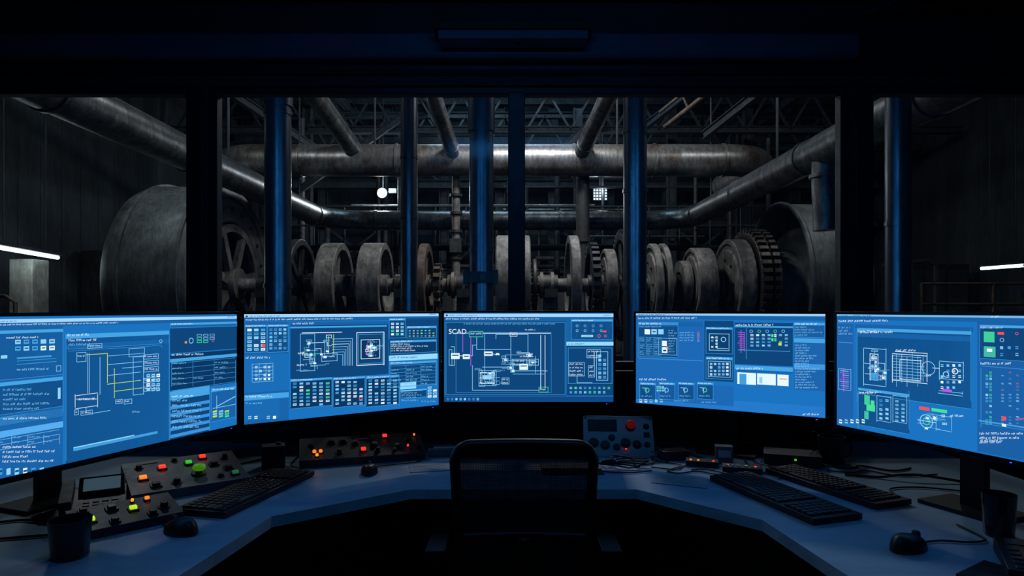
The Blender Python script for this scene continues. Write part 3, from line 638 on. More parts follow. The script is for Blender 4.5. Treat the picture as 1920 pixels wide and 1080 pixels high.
for i in range(9):
    x=0.52+i*0.10+random.uniform(-.03,.03); sg=random.choice((-1,1))
    cz([(x,3.13,1.02),(x+.04*sg,3.06,0.9),(x-.02*sg,3.02,0.82),(x+.05*sg,3.0,zt),(x+.12*sg,3.10,zt)],random.choice((.003,.004,.005)),mt=m_dark2)
for i in range(6):
    x=-0.55-i*0.13; cz([(x,3.13,1.0),(x-.03,3.11,0.86),(x+.05,3.12,0.79),(x-.10,3.12,zt),(x-.16,3.11,zt)],mt=m_dark2)
cz([(-.42,3.12,.95),(-.38,3.06,.86),(-.32,2.99,.80),(-.22,2.96,zt),(-.14,2.98,zt)])
cz([(.28,3.12,.98),(.24,3.08,.88),(.27,3.02,.80),(.33,2.98,zt),(.40,3.0,zt)])
pts=[]
for i in range(46):
    a=i*0.6; rr=0.050+0.024*math.sin(i*1.7); pts.append((0.46+math.cos(a)*rr*1.6,2.65+math.sin(a)*rr,zt+0.0006*i))
k=Acc('coiled_cable'); k.tube(pts,0.003,m_cable,6); k.done()
cz([(0.55,2.66,zt),(0.60,2.70,zt),(0.625,2.84,zt),(0.66,2.94,zt),(0.78,3.06,zt)])
cz([(0.57,2.62,zt),(0.66,2.58,zt),(0.70,2.66,zt),(0.61,2.74,zt),(0.625,2.88,zt)],.003)
# loose loops between the stop box, hub and keyboards
cz([(0.32,2.76,zt),(0.36,2.72,zt),(0.33,2.60,zt),(0.38,2.54,zt),(0.48,2.53,zt),(0.56,2.56,zt)],.0028)
cz([(0.72,2.64,zt),(0.66,2.60,zt),(0.62,2.55,zt),(0.66,2.52,zt),(0.74,2.55,zt),(0.80,2.50,zt)],.003)
cz([(0.86,2.66,zt),(0.84,2.75,zt),(0.80,2.84,zt),(0.78,2.95,zt)],.003)
cz([(0.99,2.53,zt),(1.03,2.50,zt),(1.02,2.44,zt),(1.05,2.57,zt),(1.08,2.62,zt)],.003)
cz([(0.86,2.47,zt),(0.84,2.52,zt),(0.78,2.58,zt),(0.72,2.57,zt)],.003)
cz([(1.08,2.58,zt),(1.06,2.63,zt),(1.03,2.70,zt),(1.05,2.80,zt),(1.10,2.95,zt)],.003)
cz([(1.30,2.64,zt),(1.38,2.60,zt),(1.44,2.64,zt),(1.52,2.56,zt),(1.62,2.60,zt)],.004)
cz([(1.26,2.56,zt),(1.34,2.53,zt),(1.42,2.56,zt),(1.50,2.48,zt),(1.66,2.50,zt)],.003)
cz([(1.30,2.50,zt),(1.40,2.46,zt),(1.52,2.42,zt+.02),(1.7,2.38,zt)],.005)
cz([(1.28,2.16,zt),(1.33,2.2,zt),(1.36,2.3,zt),(1.48,2.32,zt),(1.62,2.26,zt)],.003); cz([(0.98,2.66,zt),(1.02,2.80,zt),(1.12,2.86,zt),(1.2,3.0,zt)],.003)
cz([(1.145,1.775,zt),(1.20,1.785,zt),(1.27,1.775,zt),(1.33,1.80,zt),(1.335,1.92,zt)],0.003)
cz([(-1.04,1.91,zt),(-1.06,1.99,zt),(-1.04,2.06,zt),(-1.07,2.12,zt)],0.003)
cz([(-1.27,1.84,zt),(-1.36,1.82,zt),(-1.5,1.78,zt),(-1.6,1.74,zt)],0.004)
cz([(-1.30,1.96,zt),(-1.38,1.93,zt),(-1.50,1.96,zt),(-1.62,1.90,zt)],0.004)
cz([(-0.57,2.62,zt),(-0.54,2.64,zt),(-0.42,2.70,zt),(-0.385,2.78,zt),(-0.40,3.0,zt)],0.003)
cz([(-0.88,2.54,zt),(-0.86,2.60,zt),(-0.92,2.66,zt),(-0.94,2.8,zt),(-0.98,3.0,zt)],0.003)
cz([(-1.26,2.56,zt),(-1.16,2.64,zt),(-1.08,2.76,zt),(-1.0,2.9,zt)],0.004)
cz([(-1.34,2.50,zt),(-1.30,2.62,zt),(-1.22,2.74,zt),(-1.24,2.92,zt)],0.004)

# ------------------------------------------------------------------ office chair
m_mesh=bpy.data.materials.new('chair_back_mesh'); m_mesh.use_nodes=True; nt=m_mesh.node_tree
b=nt.nodes['Principled BSDF']; b.inputs['Base Color'].default_value=lin((12,14,17)); b.inputs['Roughness'].default_value=0.85
tc=nt.nodes.new('ShaderNodeTexCoord'); wv=nt.nodes.new('ShaderNodeTexWave'); wv.inputs['Scale'].default_value=60; wv2=nt.nodes.new('ShaderNodeTexWave'); wv2.inputs['Scale'].default_value=60; wv2.bands_direction='Z'
mm=nt.nodes.new('ShaderNodeMath'); mm.operation='MAXIMUM'; mr=nt.nodes.new('ShaderNodeMapRange'); mr.inputs['To Min'].default_value=0.78; mr.inputs['To Max'].default_value=0.97
L=nt.links.new; L(tc.outputs['Object'],wv.inputs[0]); L(tc.outputs['Object'],wv2.inputs[0]); L(wv.outputs['Fac'],mm.inputs[0]); L(wv2.outputs['Fac'],mm.inputs[1]); L(mm.outputs[0],mr.inputs['Value']); L(mr.outputs[0],b.inputs['Alpha'])
CX,CY=0.037,2.0
k=Acc('office_chair')
def cback(x,z): return CY-0.02+0.04*(1-(x/0.22)**2)*0.6-(z-0.5)*0.06
fw=0.218; zt0,zb0=0.985,0.52; rc=0.05
def P3(x,z): return (CX+x,cback(x,z),z)
ring=[]
for i in range(7): a=math.radians(90*i/6); ring.append((fw-rc+rc*math.sin(a)-0.006,zt0-rc+rc*math.cos(a)))
topc=[(x*(fw-rc)/4.0,zt0) for x in range(-3,4)]
side=[(fw-0.006-0.02*(i/6),zt0-rc-(zt0-rc-zb0)*i/6) for i in range(1,7)]
path=[(-x,z) for x,z in reversed(side)]+[(-x,z) for x,z in ring[::-1]]+topc+ring+side
k.tube([P3(x,z) for x,z in path],0.0165,m_dark,12)
k.tube([P3(x/10.0,zb0) for x in(-1.9,-1,0,1,1.9)],0.014,m_dark,12)
vs=[];fs=[]
for j,z in enumerate((0.945,0.983)):
    for i in range(9): x=-0.2+0.05*i; q=P3(x,z); vs.append((q[0],q[1]-.008,q[2]))
fs=[(i,i+1,i+10,i+9) for i in range(8)]; k.add(vs,fs,m_dark,True)
nx,nz=12,10; vs=[];fs=[]
for j in range(nz+1):
    for i in range(nx+1):
        z=zb0+(zt0-zb0-0.006)*j/nz; w=(fw-0.02-0.012*(1-j/nz)); x=-w+2*w*i/nx; vs.append(P3(x,z))
for j in range(nz):
    for i in range(nx): q=j*(nx+1)+i; fs.append((q,q+1,q+nx+2,q+nx+1))
k.add(vs,[f for f in fs if max(f)<len(vs)],m_mesh,True)
k.tube([P3(x/10,0.70) for x in(-1.95,-1,0,1,1.95)],0.012,m_dark,10)
k.tube([(CX,cback(0,.70)-.03,0.70),(CX,cback(0,.6)-.045,0.6),(CX,cback(0,.5)-.03,0.48),(CX,CY+0.08,0.41),(CX,CY+0.22,0.41)],0.022,m_dark,12)
sp=[(-.24,.03),(-.25,.25),(-.23,.45),(-.15,.50),(.15,.50),(.23,.45),(.25,.25),(.24,.03),(.15,0.0),(-.15,0.0)]
k.prism([(CX+x,CY+0.03+y) for x,y in sp],0.43,0.50,m_fabric)
for sx in(-1,1):
    x=CX+sx*0.285
    k.tube([(CX+sx*0.20,CY+.25,0.42),(x,CY+.25,0.42),(x,CY+.24,0.50),(x,CY+.2,0.60)],0.016,m_dark,10)
    k.box((x,CY+.17,0.61),(0.065,0.24,0.03),m_dark)
k.cyl((CX,CY+.27,0.12),(CX,CY+.27,0.42),0.028,m_dark); k.cyl((CX,CY+.27,0.09),(CX,CY+.27,0.15),0.045,m_dark)
for i in range(5):
    a=math.radians(90+72*i); ex=CX+math.cos(a)*.28; ey=CY+.27+math.sin(a)*.28
    k.beam((CX,CY+.27,0.11),(ex,ey,0.085),0.04,0.03,m_dark); q=Vector((-math.sin(a),math.cos(a),0))*0.02
    k.cyl(Vector((ex,ey,.035))-q,Vector((ex,ey,.035))+q,0.034,m_dark,16); k.cyl((ex,ey,.05),(ex,ey,.09),.01,m_dark,10)
k.done(bevel=0.004)

# ------------------------------------------------------------------ HALL
HB=23.0; HL=-9.6; HR=12.6; HT=9.6; HY0=WY+0.16
slab('hall_floor',((HL+HR)/2,(HB+HY0)/2,-0.06),(HR-HL+0.4,HB-HY0,0.1),m_hfloor)
slab('hall_ceiling',((HL+HR)/2,(HB+HY0)/2,HT+0.06),(HR-HL+0.4,HB-HY0,0.1),m_struct)
def corr(name,p0,p1,h,inward,dp=0.025):
    a=Acc(name); p0=Vector(p0);p1=Vector(p1); d=(p1-p0); n=int(d.length/0.3); q=Vector(inward)
    for i in range(n):
        f=0 if i%2 else dp
        A_=p0+d*i/n+q*f; B_=p0+d*(i+1)/n+q*f
        a.add([(A_.x,A_.y,0),(B_.x,B_.y,0),(B_.x,B_.y,h),(A_.x,A_.y,h)],[(0,1,2,3)],m_hwall)
        C_=p0+d*(i+1)/n+q*(dp-f); a.add([(B_.x,B_.y,0),(C_.x,C_.y,0),(C_.x,C_.y,h),(B_.x,B_.y,h)],[(0,1,2,3)],m_hwall)
    a.done()
corr('wall_hall_back',(HL,HB,0),(HR,HB,0),HT,(0,-1,0)); corr('wall_hall_left',(HL,HY0,0),(HL,HB,0),HT,(1,0,0),.01); corr('wall_hall_right',(HR,HY0,0),(HR,HB,0),HT,(-1,0,0),.01)
fram=empty('hall_steel_framework')
a=Acc('steel_frame'); random.seed(5)
def ibeam(p0,p1,w,h,m=m_struct):
    p0=Vector(p0);p1=Vector(p1); d=(p1-p0); q=d.to_track_quat('X','Z').to_matrix(); up=q@Vector((0,0,1)); 
    a.box((p0+p1)/2,(d.length,w*0.2,h),m,rot=q); a.box((p0+p1)/2+up*h/2,(d.length,w,h*0.12),m,rot=q); a.box((p0+p1)/2-up*h/2,(d.length,w,h*0.12),m,rot=q)
for x in(-8.6,-6.4,-4.2,-2.3,-0.4,1.4,3.3,5.3,7.4,9.6,11.6):
    ibeam((x,21.8,0.02),(x,21.8,9.4),0.3,0.3)
for z in(2.6,4.3,5.6,7.1,8.4): ibeam((-9.3,21.5,z),(12.3,21.5,z),0.22,0.25)
for i,x in enumerate((-8.6,-6.4,-4.2,-2.3,-0.4,1.4,3.3,5.3,7.4,9.6)):
    x2=(-6.4,-4.2,-2.3,-0.4,1.4,3.3,5.3,7.4,9.6,11.6)[i]
    for z0,z1 in((2.6,4.3),(5.6,7.1)):
        if (i+int(z0))%2: a.beam((x,21.6,z0),(x2,21.6,z1),0.08,0.08,m_struct); a.beam((x,21.6,z1),(x2,21.6,z0),0.08,0.08,m_struct)
for y in(17.5,19.5):
    for z in(6.3,7.3): ibeam((-9.3,y,z),(12.3,y,z),0.2,0.16)
    x=-9.2
    while x<11: a.beam((x,y,6.3),(x+0.6,y,7.3),0.06,0.06,m_struct); a.beam((x+.6,y,7.3),(x+1.2,y,6.3),0.06,0.06,m_struct); x+=1.2
for x in(-7.5,-5,-2.6,0.2,2.8,5.5,8.2,10.9): 
    ibeam((x,7,7.6),(x,21.3,7.6),0.18,0.3)
for x in(-5.9,-2.9,-0.9,1.9,4.6,6.8): ibeam((x,18.5,0.02),(x,18.5,7.2),0.22,0.22)
for p,q in(((4.2,14,5.2),(6.2,9,6.6)),((3.2,17,6.0),(5.5,10,6.9)),((-4.6,16,5.2),(-6.9,9,6.4)),((-5.6,17,4.6),(-2.8,17,6.6)),((0.9,16.5,5.1),(2.6,16.5,6.8))): ibeam(p,q,0.12,0.16)
a.done(parent=fram)
a=Acc('background_pipework'); random.seed(21)
for i in range(26):
    x=random.uniform(-6,7); y=random.uniform(16.8,20.8); a.cyl((x,y,0.0),(x,y,random.uniform(4,7.5)),random.uniform(.03,.10),random.choice((m_struct,m_castd,m_steel)),10)
for i in range(16):
    y=random.uniform(16.8,20.8); z=random.uniform(2.2,6.2); x=random.uniform(-7,2); a.cyl((x,y,z),(x+random.uniform(3,8),y,z),random.uniform(.03,.09),random.choice((m_struct,m_castd,m_steel)),10)
a.done(parent=fram)
a=Acc('catwalk'); 
a.box((0.5,17.2,3.05),(13,0.9,0.06),m_struct)
for x in [ -6+i*0.8 for i in range(17)]: a.cyl((x,16.8,3.05),(x,16.8,4.1),0.022,m_struct,8)
for z in(3.6,4.1): a.cyl((-6,16.8,z),(7,16.8,z),0.022,m_struct,8)
for x in(-5.5,-1.7,2.4,6.4): a.box((x,17.3,1.52),(0.14,0.14,3.0),m_struct)
a.done(parent=fram)
a=Acc('electrical_cabinet_row')
random.seed(3)
for i in range(14):
    x=-6+i*0.92; h=random.uniform(1.7,2.5); a.box((x,15.6,h/2),(0.84,0.5,h),random.choice((m_struct,m_castd,m_hwall))); a.box((x,15.34,h*0.55),(0.7,0.03,h*0.8),m_castd); a.box((x+.25,15.31,h*.5),(.03,.03,.2),m_steel)
a.done(bevel=0.01)
pnet=empty('overhead_pipe_network')
def flange(a,p,ax,r,m=m_steel,w=0.05): p=Vector(p); ax=Vector(ax).normalized(); a.cyl(p-ax*w/2,p+ax*w/2,r*1.08,m,28)
a=Acc('loop_pipe'); r=0.24; z=3.62; XL,XR,YB=-4.65,4.35,16.0; bd=1.1
pts=[(XL,4.2,z)]+[(XL,y,z) for y in(6,8,10,12,13.5)]+arc((XL+bd,YB-bd,z),bd,180,90,12)+[(x,YB,z) for x in(-2,0,2)]+arc((XR-bd,YB-bd,z),bd,90,0,12)+[(XR,y,z) for y in(13,11,9,7,4.2)]
a.tube(pts,r,m_steel,32)
for p,ax in(((XL,6.4,z),(0,1,0)),((XL,9.2,z),(0,1,0)),((XL,12.0,z),(0,1,0)),((XL,14.9,z),(0,1,0)),((XR,6.6,z),(0,1,0)),((XR,9.4,z),(0,1,0)),((XR,12.2,z),(0,1,0)),((XR,14.9,z),(0,1,0)),((-3.4,YB,z),(1,0,0)),((-1.2,YB,z),(1,0,0)),((1.2,YB,z),(1,0,0)),((3.1,YB,z),(1,0,0))): flange(a,p,ax,r,m_steel,0.06)
a.tube([(XR,8.9,z-0.1),(XR,8.9,3.1),(XR+0.02,8.9,2.5)],0.17,m_steel,24); flange(a,(XR,8.9,3.25),(0,0,1),0.19); 
for y in(7,10.5,14): a.cyl((XL,y,z+r-.02),(XL,y,7.5),0.02,m_struct,8); a.cyl((XR,y,z+r-.02),(XR,y,7.5),0.02,m_struct,8)
a.done(parent=pnet)
a=Acc('large_header_pipe'); r=0.345; z=4.66; y=14.0
pts=arc((-5.6,y+0.9,z),0.9,180,270,10)+[(x,y,z) for x in(-4,-2,0,2,4)]+arc((4.75,y+0.9,z),0.9,270,360,10)
pts=[(-6.5,17,z)]+pts+[(5.65,17,z)]
a.tube(pts,r,m_rustpipe,40)
for x in(-4.6,-2.5,-0.55,1.35,3.1,4.6): flange(a,(x,y,z),(1,0,0),r*.98,m_rustpipe,0.05)
for x in(-3.0,2.3): a.cyl((x,y,z+r-.02),(x,y,7.5),0.025,m_struct,8)
a.done(parent=pnet)
for nm,p,q,r in(('inclined_pipe_1',(-3.42,13.75,4.85),(-4.55,6.2,7.2),0.19),('inclined_pipe_2',(-1.26,13.75,4.75),(-2.05,6.2,7.15),0.155),('inclined_pipe_3',(1.50,13.7,4.78),(2.75,6.2,7.3),0.17)):
    a=Acc(nm); p=Vector(p);q=Vector(q); a.cyl(p,q,r,m_steel,28); d=(q-p).normalized(); flange(a,p+d*0.25,d,r); flange(a,p+d*3.4,d,r); a.done(parent=pnet)
a=Acc('inclined_pipe_4'); a.cyl((3.1,13,5.1),(6.6,8.5,7.4),0.05,m_rust,12); a.cyl((3.0,13,5.4),(6.3,8.5,7.6),0.03,m_rust,12)
for t in(0.1,.3,.5,.7,.9):
    A_=Vector((3.1,13,5.1)).lerp(Vector((6.6,8.5,7.4)),t); B_=Vector((3.0,13,5.4)).lerp(Vector((6.3,8.5,7.6)),t); a.cyl(A_,B_,.02,m_rust,8)
a.done(parent=pnet)
a=Acc('pipe_support_1'); a.cyl((1.58,14.3,0),(1.58,14.3,4.4),0.15,m_castd,20); a.cyl((1.58,14.3,0),(1.58,14.3,.1),0.3,m_castd,20); a.cyl((1.58,14.3,2.9),(1.58,14.3,3.0),0.2,m_castd,20); a.done(parent=pnet)
a=Acc('pipe_support_2'); a.cyl((-1.24,14.2,0),(-1.24,14.2,4.4),0.09,m_cast,20); a.cyl((-1.24,14.2,0),(-1.24,14.2,.1),0.2,m_castd,20)
for z in(2.5,3.1,3.5,3.9): a.cyl((-1.24,14.2,z),(-1.24,14.2,z+.06),0.14,m_castd,20)
a.box((-1.24,14.1,2.8),(.25,.2,.3),m_castd); a.done(parent=pnet)
def pole(x,y,r,bands,collar=None,m=m_pole,step=None):
    a=Acc('vertical_pipe_column'); a.cyl((x,y,0),(x,y,9.5),r,m,40); a.cyl((x,y,0),(x,y,.05),r*1.8,m_castd,24)
    for z in bands: a.cyl((x,y,z-.02),(x,y,z+.02),r*1.07,m,40)
    if step: a.cyl((x,y,step),(x,y,9.5),r*1.12,m,40)
    if collar:
        z=collar; a.cyl((x,y,z-.05),(x,y,z+.05),r*1.25,m_castd,32); a.box((x,y-r*1.2,z),(r*2.7,.07,.11),m_castd); a.cyl((x+.02,y-r*1.2-.05,z),(x+.02,y-r*1.2-.02,z),.035,m_dark,16); a.box((x-r*1.2,y-r*1.2,z),(.05,.1,.14),m_castd); a.box((x+r*1.2,y-r*1.2,z),(.05,.1,.14),m_castd)
    a.done()
pole(-2.195,6.0,0.12,(3.24,1.62),step=3.3); pole(-1.287,8.0,0.105,(2.55,3.3,1.55),None); pole(-0.31,6.5,0.122,(2.0,),1.72,step=3.2); pole(1.25,6.5,0.118,(2.60,1.62,3.2)); pole(3.62,6.0,0.11,(2.2,1.3)); 

mach=empty('line_shaft_machine'); SY=12.0; SZ=1.85
def wheel(nm,x,R,t,style='spoke',m=m_cast,rim=0.2,hub=0.2,y=SY,z=SZ):
    a=Acc(nm); o=(x,y,z); ax=(1,0,0)
    if style in('spoke','gear'):
        Ri=R*(1-rim)
        a.lathe([(-t/2,R-.015),(-t/2+.015,R),(t/2-.015,R),(t/2,R-.015),(t/2,Ri+.01),(t/2-.01,Ri),(-t/2+.01,Ri),(-t/2,Ri+.01)],o,ax,m,64,True)
        a.cyl((x-t*.6,y,z),(x+t*.6,y,z),hub,m,28)
        for i in range(6):
            an=math.pi/3*i+0.3; rm=(Ri+hub*.8)/2; a.box((x,y+math.cos(an)*rm,z+math.sin(an)*rm),(t*.35,Ri-hub*.8+.04,R*.13),m,rot=Matrix.Rotation(an,3,'X'))
    elif style=='solid':
        a.lathe([(-t/2,0.001),(-t/2,R*.75),(-t/2+.03,R*.78),(-t/2+.03,R*.86),(-t/2,R*.9),(-t/2,R-.02),(-t/2+.02,R),(t/2-.02,R),(t/2,R-.02),(t/2,R*.9),(t/2-.03,R*.86),(t/2-.03,R*.78),(t/2,R*.75),(t/2,0.001)],o,ax,m,64)
        a.cyl((x-t*.7,y,z),(x+t*.7,y,z),hub,m,28)
        for i in range(8):
            an=math.pi/4*i; q=(math.cos(an)*R*.55,math.sin(an)*R*.55); a.cyl((x-t/2-.025,y+q[0],z+q[1]),(x+t/2+.025,y+q[0],z+q[1]),.03,m_castd,10)
    elif style=='ring':
        a.lathe([(-t/2,R),(t/2,R),(t/2,R*.55),(-t/2,R*.55)],o,ax,m,48,True); a.lathe([(-.03,R*.56),(.03,R*.56),(.03,.1),(-.03,.1)],o,ax,m_castd,48,True)
    if style=='gear' or nm.startswith('gear'):
        nteeth=int(R*44)
        for i in range(nteeth):
            an=2*math.pi*i/nteeth; a.box((x,y+math.cos(an)*(R+.03),z+math.sin(an)*(R+.03)),(t*.95,.075,math.pi*R/nteeth),m,rot=Matrix.Rotation(an,3,'X'))
    return a.done(parent=mach)
def bearing(x,y=SY,r=0.2):
    a=Acc('bearing_pedestal'); a.cyl((x-.13,y,SZ),(x+.13,y,SZ),r,m_castd,28); a.box((x,y,SZ-.15),(.24,.55,.16),m_castd); a.box((x,y,(SZ-.2)/2+.2),(.3,.5,SZ-.55),m_castd,taper=.8); a.box((x,y,.30),(.5,.9,.1),m_castd)
    for s_ in(-.2,.2): a.cyl((x,y+s_,SZ-.07),(x,y+s_,SZ+.02),.03,m_rust,10)
    a.cyl((x,y,SZ+r-.02),(x,y,SZ+r+.08),.04,m_rust,12); a.done(parent=mach)
a=Acc('shaft'); a.cyl((-5.3,SY,SZ),(5.6,SY,SZ),0.13,m_cast,28)
for x in(-2.95,-2.0,-1.1,-.75,.55,.75,1.9,2.25,3.0,3.9): a.cyl((x-.1,SY,SZ),(x+.1,SY,SZ),0.2,m_rust,24); a.cyl((x-.03,SY,SZ),(x+.03,SY,SZ),0.25,m_cast,24)
a.done(parent=mach)
a=Acc('machine_bed'); a.box((-.1,SY,.125),(12.4,2.2,.25),m_castd); a.box((0,SY-1.0,.35),(12.2,.12,.2),m_castd); a.box((0,SY+1.0,.35),(12.2,.12,.2),m_castd); a.done(parent=mach,bevel=.01)
wheel('flywheel_1',-3.98,0.86,.16,'spoke',m_castd,.14)
wheel('flywheel_2',-3.32,0.79,.34,'spoke',m_cast,.17)
wheel('flywheel_3',-2.55,0.79,.40,'spoke',m_cast,.16)
wheel('flywheel_4',-1.62,0.78,.15,'spoke',m_rust,.2)
wheel('gear_1',-1.38,0.34,.12,'solid',m_rust,hub=.18)
wheel('flywheel_5',0.02,0.93,.62,'solid',m_cast)
wheel('flywheel_6',0.42,0.5,.08,'solid',m_castd)
wheel('flywheel_7',1.13,0.93,.17,'spoke',m_cast,.15)
wheel('gear_2',1.50,0.74,.14,'spoke',m_castd,.2)
wheel('flywheel_8',1.80,0.68,.2,'solid',m_cast)
wheel('gear_3',2.05,0.98,.10,'spoke',m_castd,.14)
wheel('flywheel_9',2.62,0.78,.13,'solid',m_cast); wheel('flywheel_10',2.80,0.78,.1,'solid',m_cast)
wheel('ring_wheel',3.20,0.46,.16,'ring',m_cast)
wheel('flywheel_11',3.50,0.70,.36,'solid',m_cast,hub=.3)
wheel('gear_4',4.40,0.98,.16,'solid',m_gear,hub=.4); wheel('flywheel_12',4.15,0.86,.30,'solid',m_cast,hub=.4); wheel('gear_5',4.58,0.98,.12,'solid',m_gear,hub=.4)
a=Acc('coupling_cone'); a.lathe([(0,.5),(.25,.62),(.5,.65),(.5,.98),(.62,1.08),(1.0,1.12),(1.1,1.05),(1.1,.3)],(4.66,SY,SZ),(1,0,0),m_drum,56); a.lathe([(0,.13),(0,.5)],(4.66,SY,SZ),(1,0,0),m_drum,40); a.done(parent=mach)
a=Acc('drum_guard'); 
a.lathe([(-.1,1.5),(.9,1.5),(.9,1.2),(.86,1.2),(.86,1.44),(-.1,1.44)],(5.05,SY,SZ),(1,0,0),m_drum,72,True)
a.lathe([(0.8,1.46),(.8,.2)],(5.05,SY,SZ),(1,0,0),m_castd,56)
a.tube([(4.95,SY+1.5*math.cos(t*math.pi/24),SZ+1.5*math.sin(t*math.pi/24)) for t in range(-3,28)],.05,m_drum,10); a.done(parent=mach)
for x in(-4.6,-2.93,-2.05,-.9,.72,2.35,3.0): bearing(x)
# generator housing: fixed shell, open right-hand face with a spoked rotor wheel set in it
a=Acc('generator_housing'); GX=-6.75
a.lathe([(0,0.3),(0,1.45),(.05,1.6),(.16,1.74),(.32,1.8),(1.5,1.8),(1.54,1.77),(1.54,1.62),(1.50,1.60),(1.50,1.24),(1.54,1.20),(1.52,1.16),(1.2,1.16)],(GX,SY,SZ+.02),(1,0,0),m_drum,80)
a.lathe([(1.12,1.17),(1.12,.2)],(GX,SY,SZ+.02),(1,0,0),m_dark,60)
for xx in(.4,1.35): a.lathe([(xx,1.8),(xx,1.84),(xx+.06,1.84),(xx+.06,1.8)],(GX,SY,SZ+.02),(1,0,0),m_drum,80)
a.lathe([(1.46,1.12),(1.56,1.12),(1.56,.98),(1.46,.98)],(GX,SY,SZ+.02),(1,0,0),m_cast,64,True)
for i in range(7):
    an=2*math.pi*i/7+.2; a.box((GX+1.5,SY+math.cos(an)*.65,SZ+.02+math.sin(an)*.65),(.10,.72,.15),m_cast,rot=Matrix.Rotation(an,3,'X'))
a.cyl((GX+1.2,SY,SZ+.02),(GX+1.66,SY,SZ+.02),.3,m_cast,32)
for i in range(20):
    an=2*math.pi*i/20; a.cyl((GX+1.48,SY+math.cos(an)*1.42,SZ+.02+math.sin(an)*1.42),(GX+1.54,SY+math.cos(an)*1.42,SZ+.02+math.sin(an)*1.42),.035,m_castd,8)
a.box((GX+.8,SY,.2),(1.9,3.4,.4),m_castd); a.done(parent=mach)

e_tube=em('fluorescent_tube_glow',(215,235,240),5.0,False)
def tubelamp(p,q):
    a=Acc('fluorescent_tube_lamp'); p=Vector(p);q=Vector(q); a.cyl(p,q,.035,e_tube,16); up=Vector((0,0,.06)); a.beam(p+up,q+up,.16,.05,m_struct); a.cyl(p-(q-p).normalized()*.03,p,.045,m_struct,12); a.cyl(q,q+(q-p).normalized()*.03,.045,m_struct,12)
    for t in(.2,.8): c=p.lerp(q,t); a.cyl(c+up,c+Vector((0,0,5.0)),.012,m_struct,8)
    a.done()
tubelamp((-8.2,10.0,2.40),(-8.52,12.0,2.37)); tubelamp((11.3,14.1,2.37),(11.15,15.2,2.37)); 
a=Acc('concrete_pillar'); a.box((-8.75,11.6,1.15),(.42,.42,2.3),m_conc); a.box((-8.75,11.6,.1),(.6,.6,.2),m_conc); a.done(bevel=.02)
a=Acc('guard_rail'); 
for z in(1.25,1.6): a.tube([(-9.2,9.6,z),(-8.6,9.6,z),(-7.6,9.6,z),(-7.45,9.6,z-.1),(-7.45,9.6,0)],.03,m_rust,10)
for x in(-9,-8.2): a.cyl((x,9.6,0),(x,9.6,1.6),.03,m_rust,10)
a.done()
a=Acc('wall_control_cabinet'); a.box((-9.25,14.8,1.6),(.5,1.4,2.2),m_castd); a.box((-8.98,14.8,1.7),(.03,1.1,1.6),m_struct); a.box((-8.95,14.6,2.3),(.02,.3,.2),m_white); a.box((-9.2,14.8,.25),(.4,1.2,.5),m_castd); a.done(bevel=.01)
a=Acc('notice_panel'); a.box((-7.7,12.2,2.32),(.12,.03,.26),m_white); a.box((-7.7,12.22,1.2),(.05,.03,2.2),m_struct); a.box((-7.7,12.2,.03),(.3,.3,.06),m_struct); a.done()
a=Acc('guard_rail'); 
for z in(1.5,1.9): a.cyl((8.0,12.5,z),(12.2,12.5,z),.03,m_rust,10)
for x in(8.0,9.4,10.8,12.2): a.cyl((x,12.5,0),(x,12.5,1.9),.03,m_rust,10)
a.tube([(8.4,14.5,2.4),(9.4,14.5,2.5),(9.6,14.5,2.4),(9.6,14.5,1.2),(9.6,14.5,0)],.05,m_struct,10); a.done()
a=Acc('wall_duct'); a.tube([(5.2,6.2,3.7),(8,8.5,3.6),(11.9,12,3.6)],.12,m_struct,14); a.tube([(5.4,6.4,3.3),(8,8.7,3.25),(11.9,12.2,3.25)],.05,m_struct,10); a.cyl((11.9,12,3.6),(12.5,12,3.6),.12,m_struct,12);
for x,y in((6.2,7.02),(9.9,10.2)): a.cyl((x,y,3.6),(x,y,7.5),.02,m_struct,8)
a.done()
a=Acc('wall_panel_bank'); a.box((10.9,17.2,1.3),(2.4,.5,2.6),m_castd)
for i in range(4): a.box((10.0+i*.6,16.93,1.4),(.5,.03,2.1),m_struct)
a.done()
e_bulb=em('flood_lamp_glow',(235,245,255),30.0,True)
a=Acc('flood_lamp'); c=Vector((-3.57,17.6,4.60)); a.lathe([(0,0.001),(0.0,.10),(.1,.14),(.11,.14),(.02,.11)],c+Vector((0,.1,0)),(0,-1,0),m_struct,24); 
a.lathe([(-.11,.001),(-.08,.075),(0,.11),(.08,.075),(.11,.001)],c,(0,0,1),e_bulb,20); a.cyl(c+Vector((0,.12,0)),c+Vector((0,.12,3.4)),.02,m_struct,8); a.box(c+Vector((0.3,-.05,0.05)),(.2,.08,.12),em('flood_side_glow',(150,180,190),.5)); a.box(c+Vector((.15,.08,.05)),(.4,.03,.03),m_struct); a.done()
a=Acc('grid_work_lamp'); c=Vector((2.62,19.0,4.85)); a.box(c+Vector((0,.06,0)),(.42,.05,.42),m_struct); e2=em('grid_lamp_glow',(200,220,235),1.2,True)
for i in range(5):
    for j in range(5): a.box(c+Vector((-.17+i*.085,.02,-.17+j*.085)),(.05,.03,.05),e2)
a.cyl(c+Vector((0,.08,.2)),c+Vector((0,.08,2.3)),.03,m_struct,8); a.done()

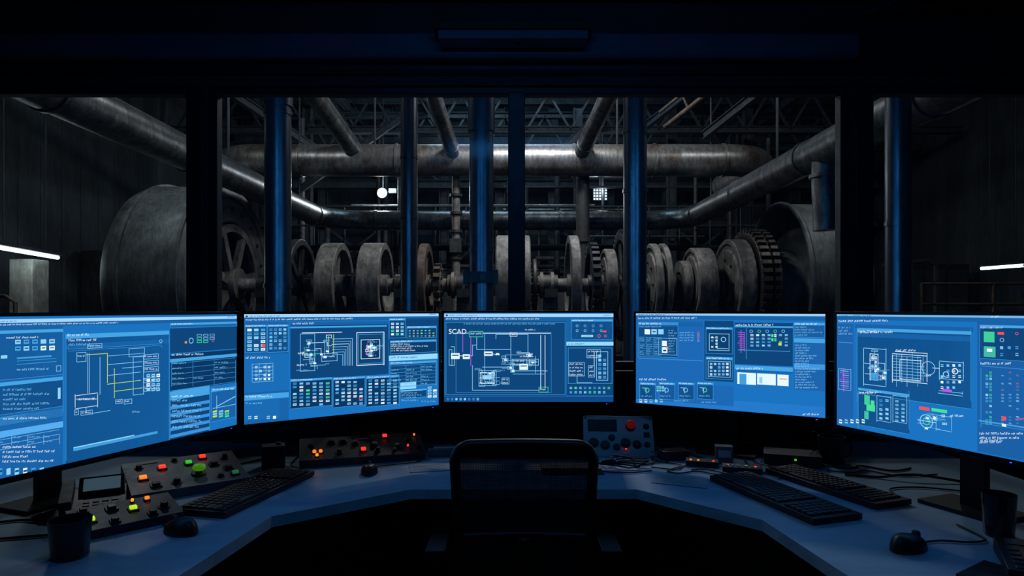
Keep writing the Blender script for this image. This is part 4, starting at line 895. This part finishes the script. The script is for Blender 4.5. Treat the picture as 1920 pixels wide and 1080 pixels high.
# ------------------------------------------------------------------ lights
def area(name,loc,target,sx,sy,power,col,spread=180):
    l=bpy.data.lights.new(name,'AREA'); l.shape='RECTANGLE'; l.size=sx; l.size_y=sy; l.energy=power; l.color=col; l.spread=math.radians(spread)
    o=bpy.data.objects.new(name,l); o.location=loc; o.rotation_euler=(Vector(target)-Vector(loc)).to_track_quat('-Z','Y').to_euler(); scene.collection.objects.link(o); return o
def point(name,loc,power,col,r=0.1):
    l=bpy.data.lights.new(name,'POINT'); l.energy=power; l.color=col; l.shadow_soft_size=r; o=bpy.data.objects.new(name,l); o.location=loc; scene.collection.objects.link(o)
area('hall_bay_light_center',(0.6,11.0,7.2),(0.4,12.6,0),1.2,0.8,330,(.95,.97,.97))
area('hall_bay_light_west',(-5.4,8.6,7.0),(-4.8,11,1),1.0,0.6,95,(.85,.95,1))
area('hall_bay_light_east',(5.6,9.2,7.0),(5.0,12,1),1.0,0.6,120,(.9,.97,1))
point('hall_inner_fill_light',(-0.2,9.2,5.7),60,(.88,.96,1),.3)  # added fill, brightens wheel and drum faces turned to the middle
area('hall_rear_fill_light',(-.5,16.8,8.6),(0,20,2),4,0.6,190,(.5,.8,1))  # added blue fill on the back wall, stands in for hazy air
point('flood_lamp_light',(-3.57,17.3,4.60),150,(.85,.95,1),.12)
point('grid_lamp_light',(2.62,18.6,4.85),30,(.9,.95,1),.15)
for nm,x in(('west',-1.55),('center',0.03),('east',1.73)):
    area('added_blue_strip_'+nm,(x,3.42,2.4),(x,7,2.4),0.05,2.4,11,(.04,.36,1))  # unseen strips added to give the pipe columns their blue highlights
point('tube_light_west',(-8.4,11.1,2.2),10,(.8,.95,1),.2)
k=Acc('ceiling_fill_panel'); k.box((0,0.9,CEIL-.03),(1.24,.34,.055),m_dark); k.box((0,0.9,CEIL-.06),(1.16,.26,.01),em('fill_panel_face_blue',(20,70,160),.3)); k.done(bevel=.004)  # unseen glowing panel added to the ceiling as blue room fill
area('ceiling_fill_panel_light',(0,0.9,CEIL-.08),(0,2.9,1.2),1.1,.25,6.0,(.06,.36,.9))  # light of the added panel, brightens header, frames and desk

w=bpy.data.worlds.new('dark_world'); w.use_nodes=True; scene.world=w
bgd=w.node_tree.nodes['Background']; bgd.inputs[0].default_value=(.1,.3,.7,1); bgd.inputs[1].default_value=0.004

# ------------------------------------------------------------------ camera
cam=bpy.data.cameras.new('camera'); co=bpy.data.objects.new('camera',cam); scene.collection.objects.link(co)
cam.sensor_width=36; cam.lens=22.5; cam.shift_y=40/1920; cam.clip_end=100; cam.clip_start=.05
co.location=(0,0,1.40); co.rotation_euler=(math.pi/2,0,0); scene.camera=co
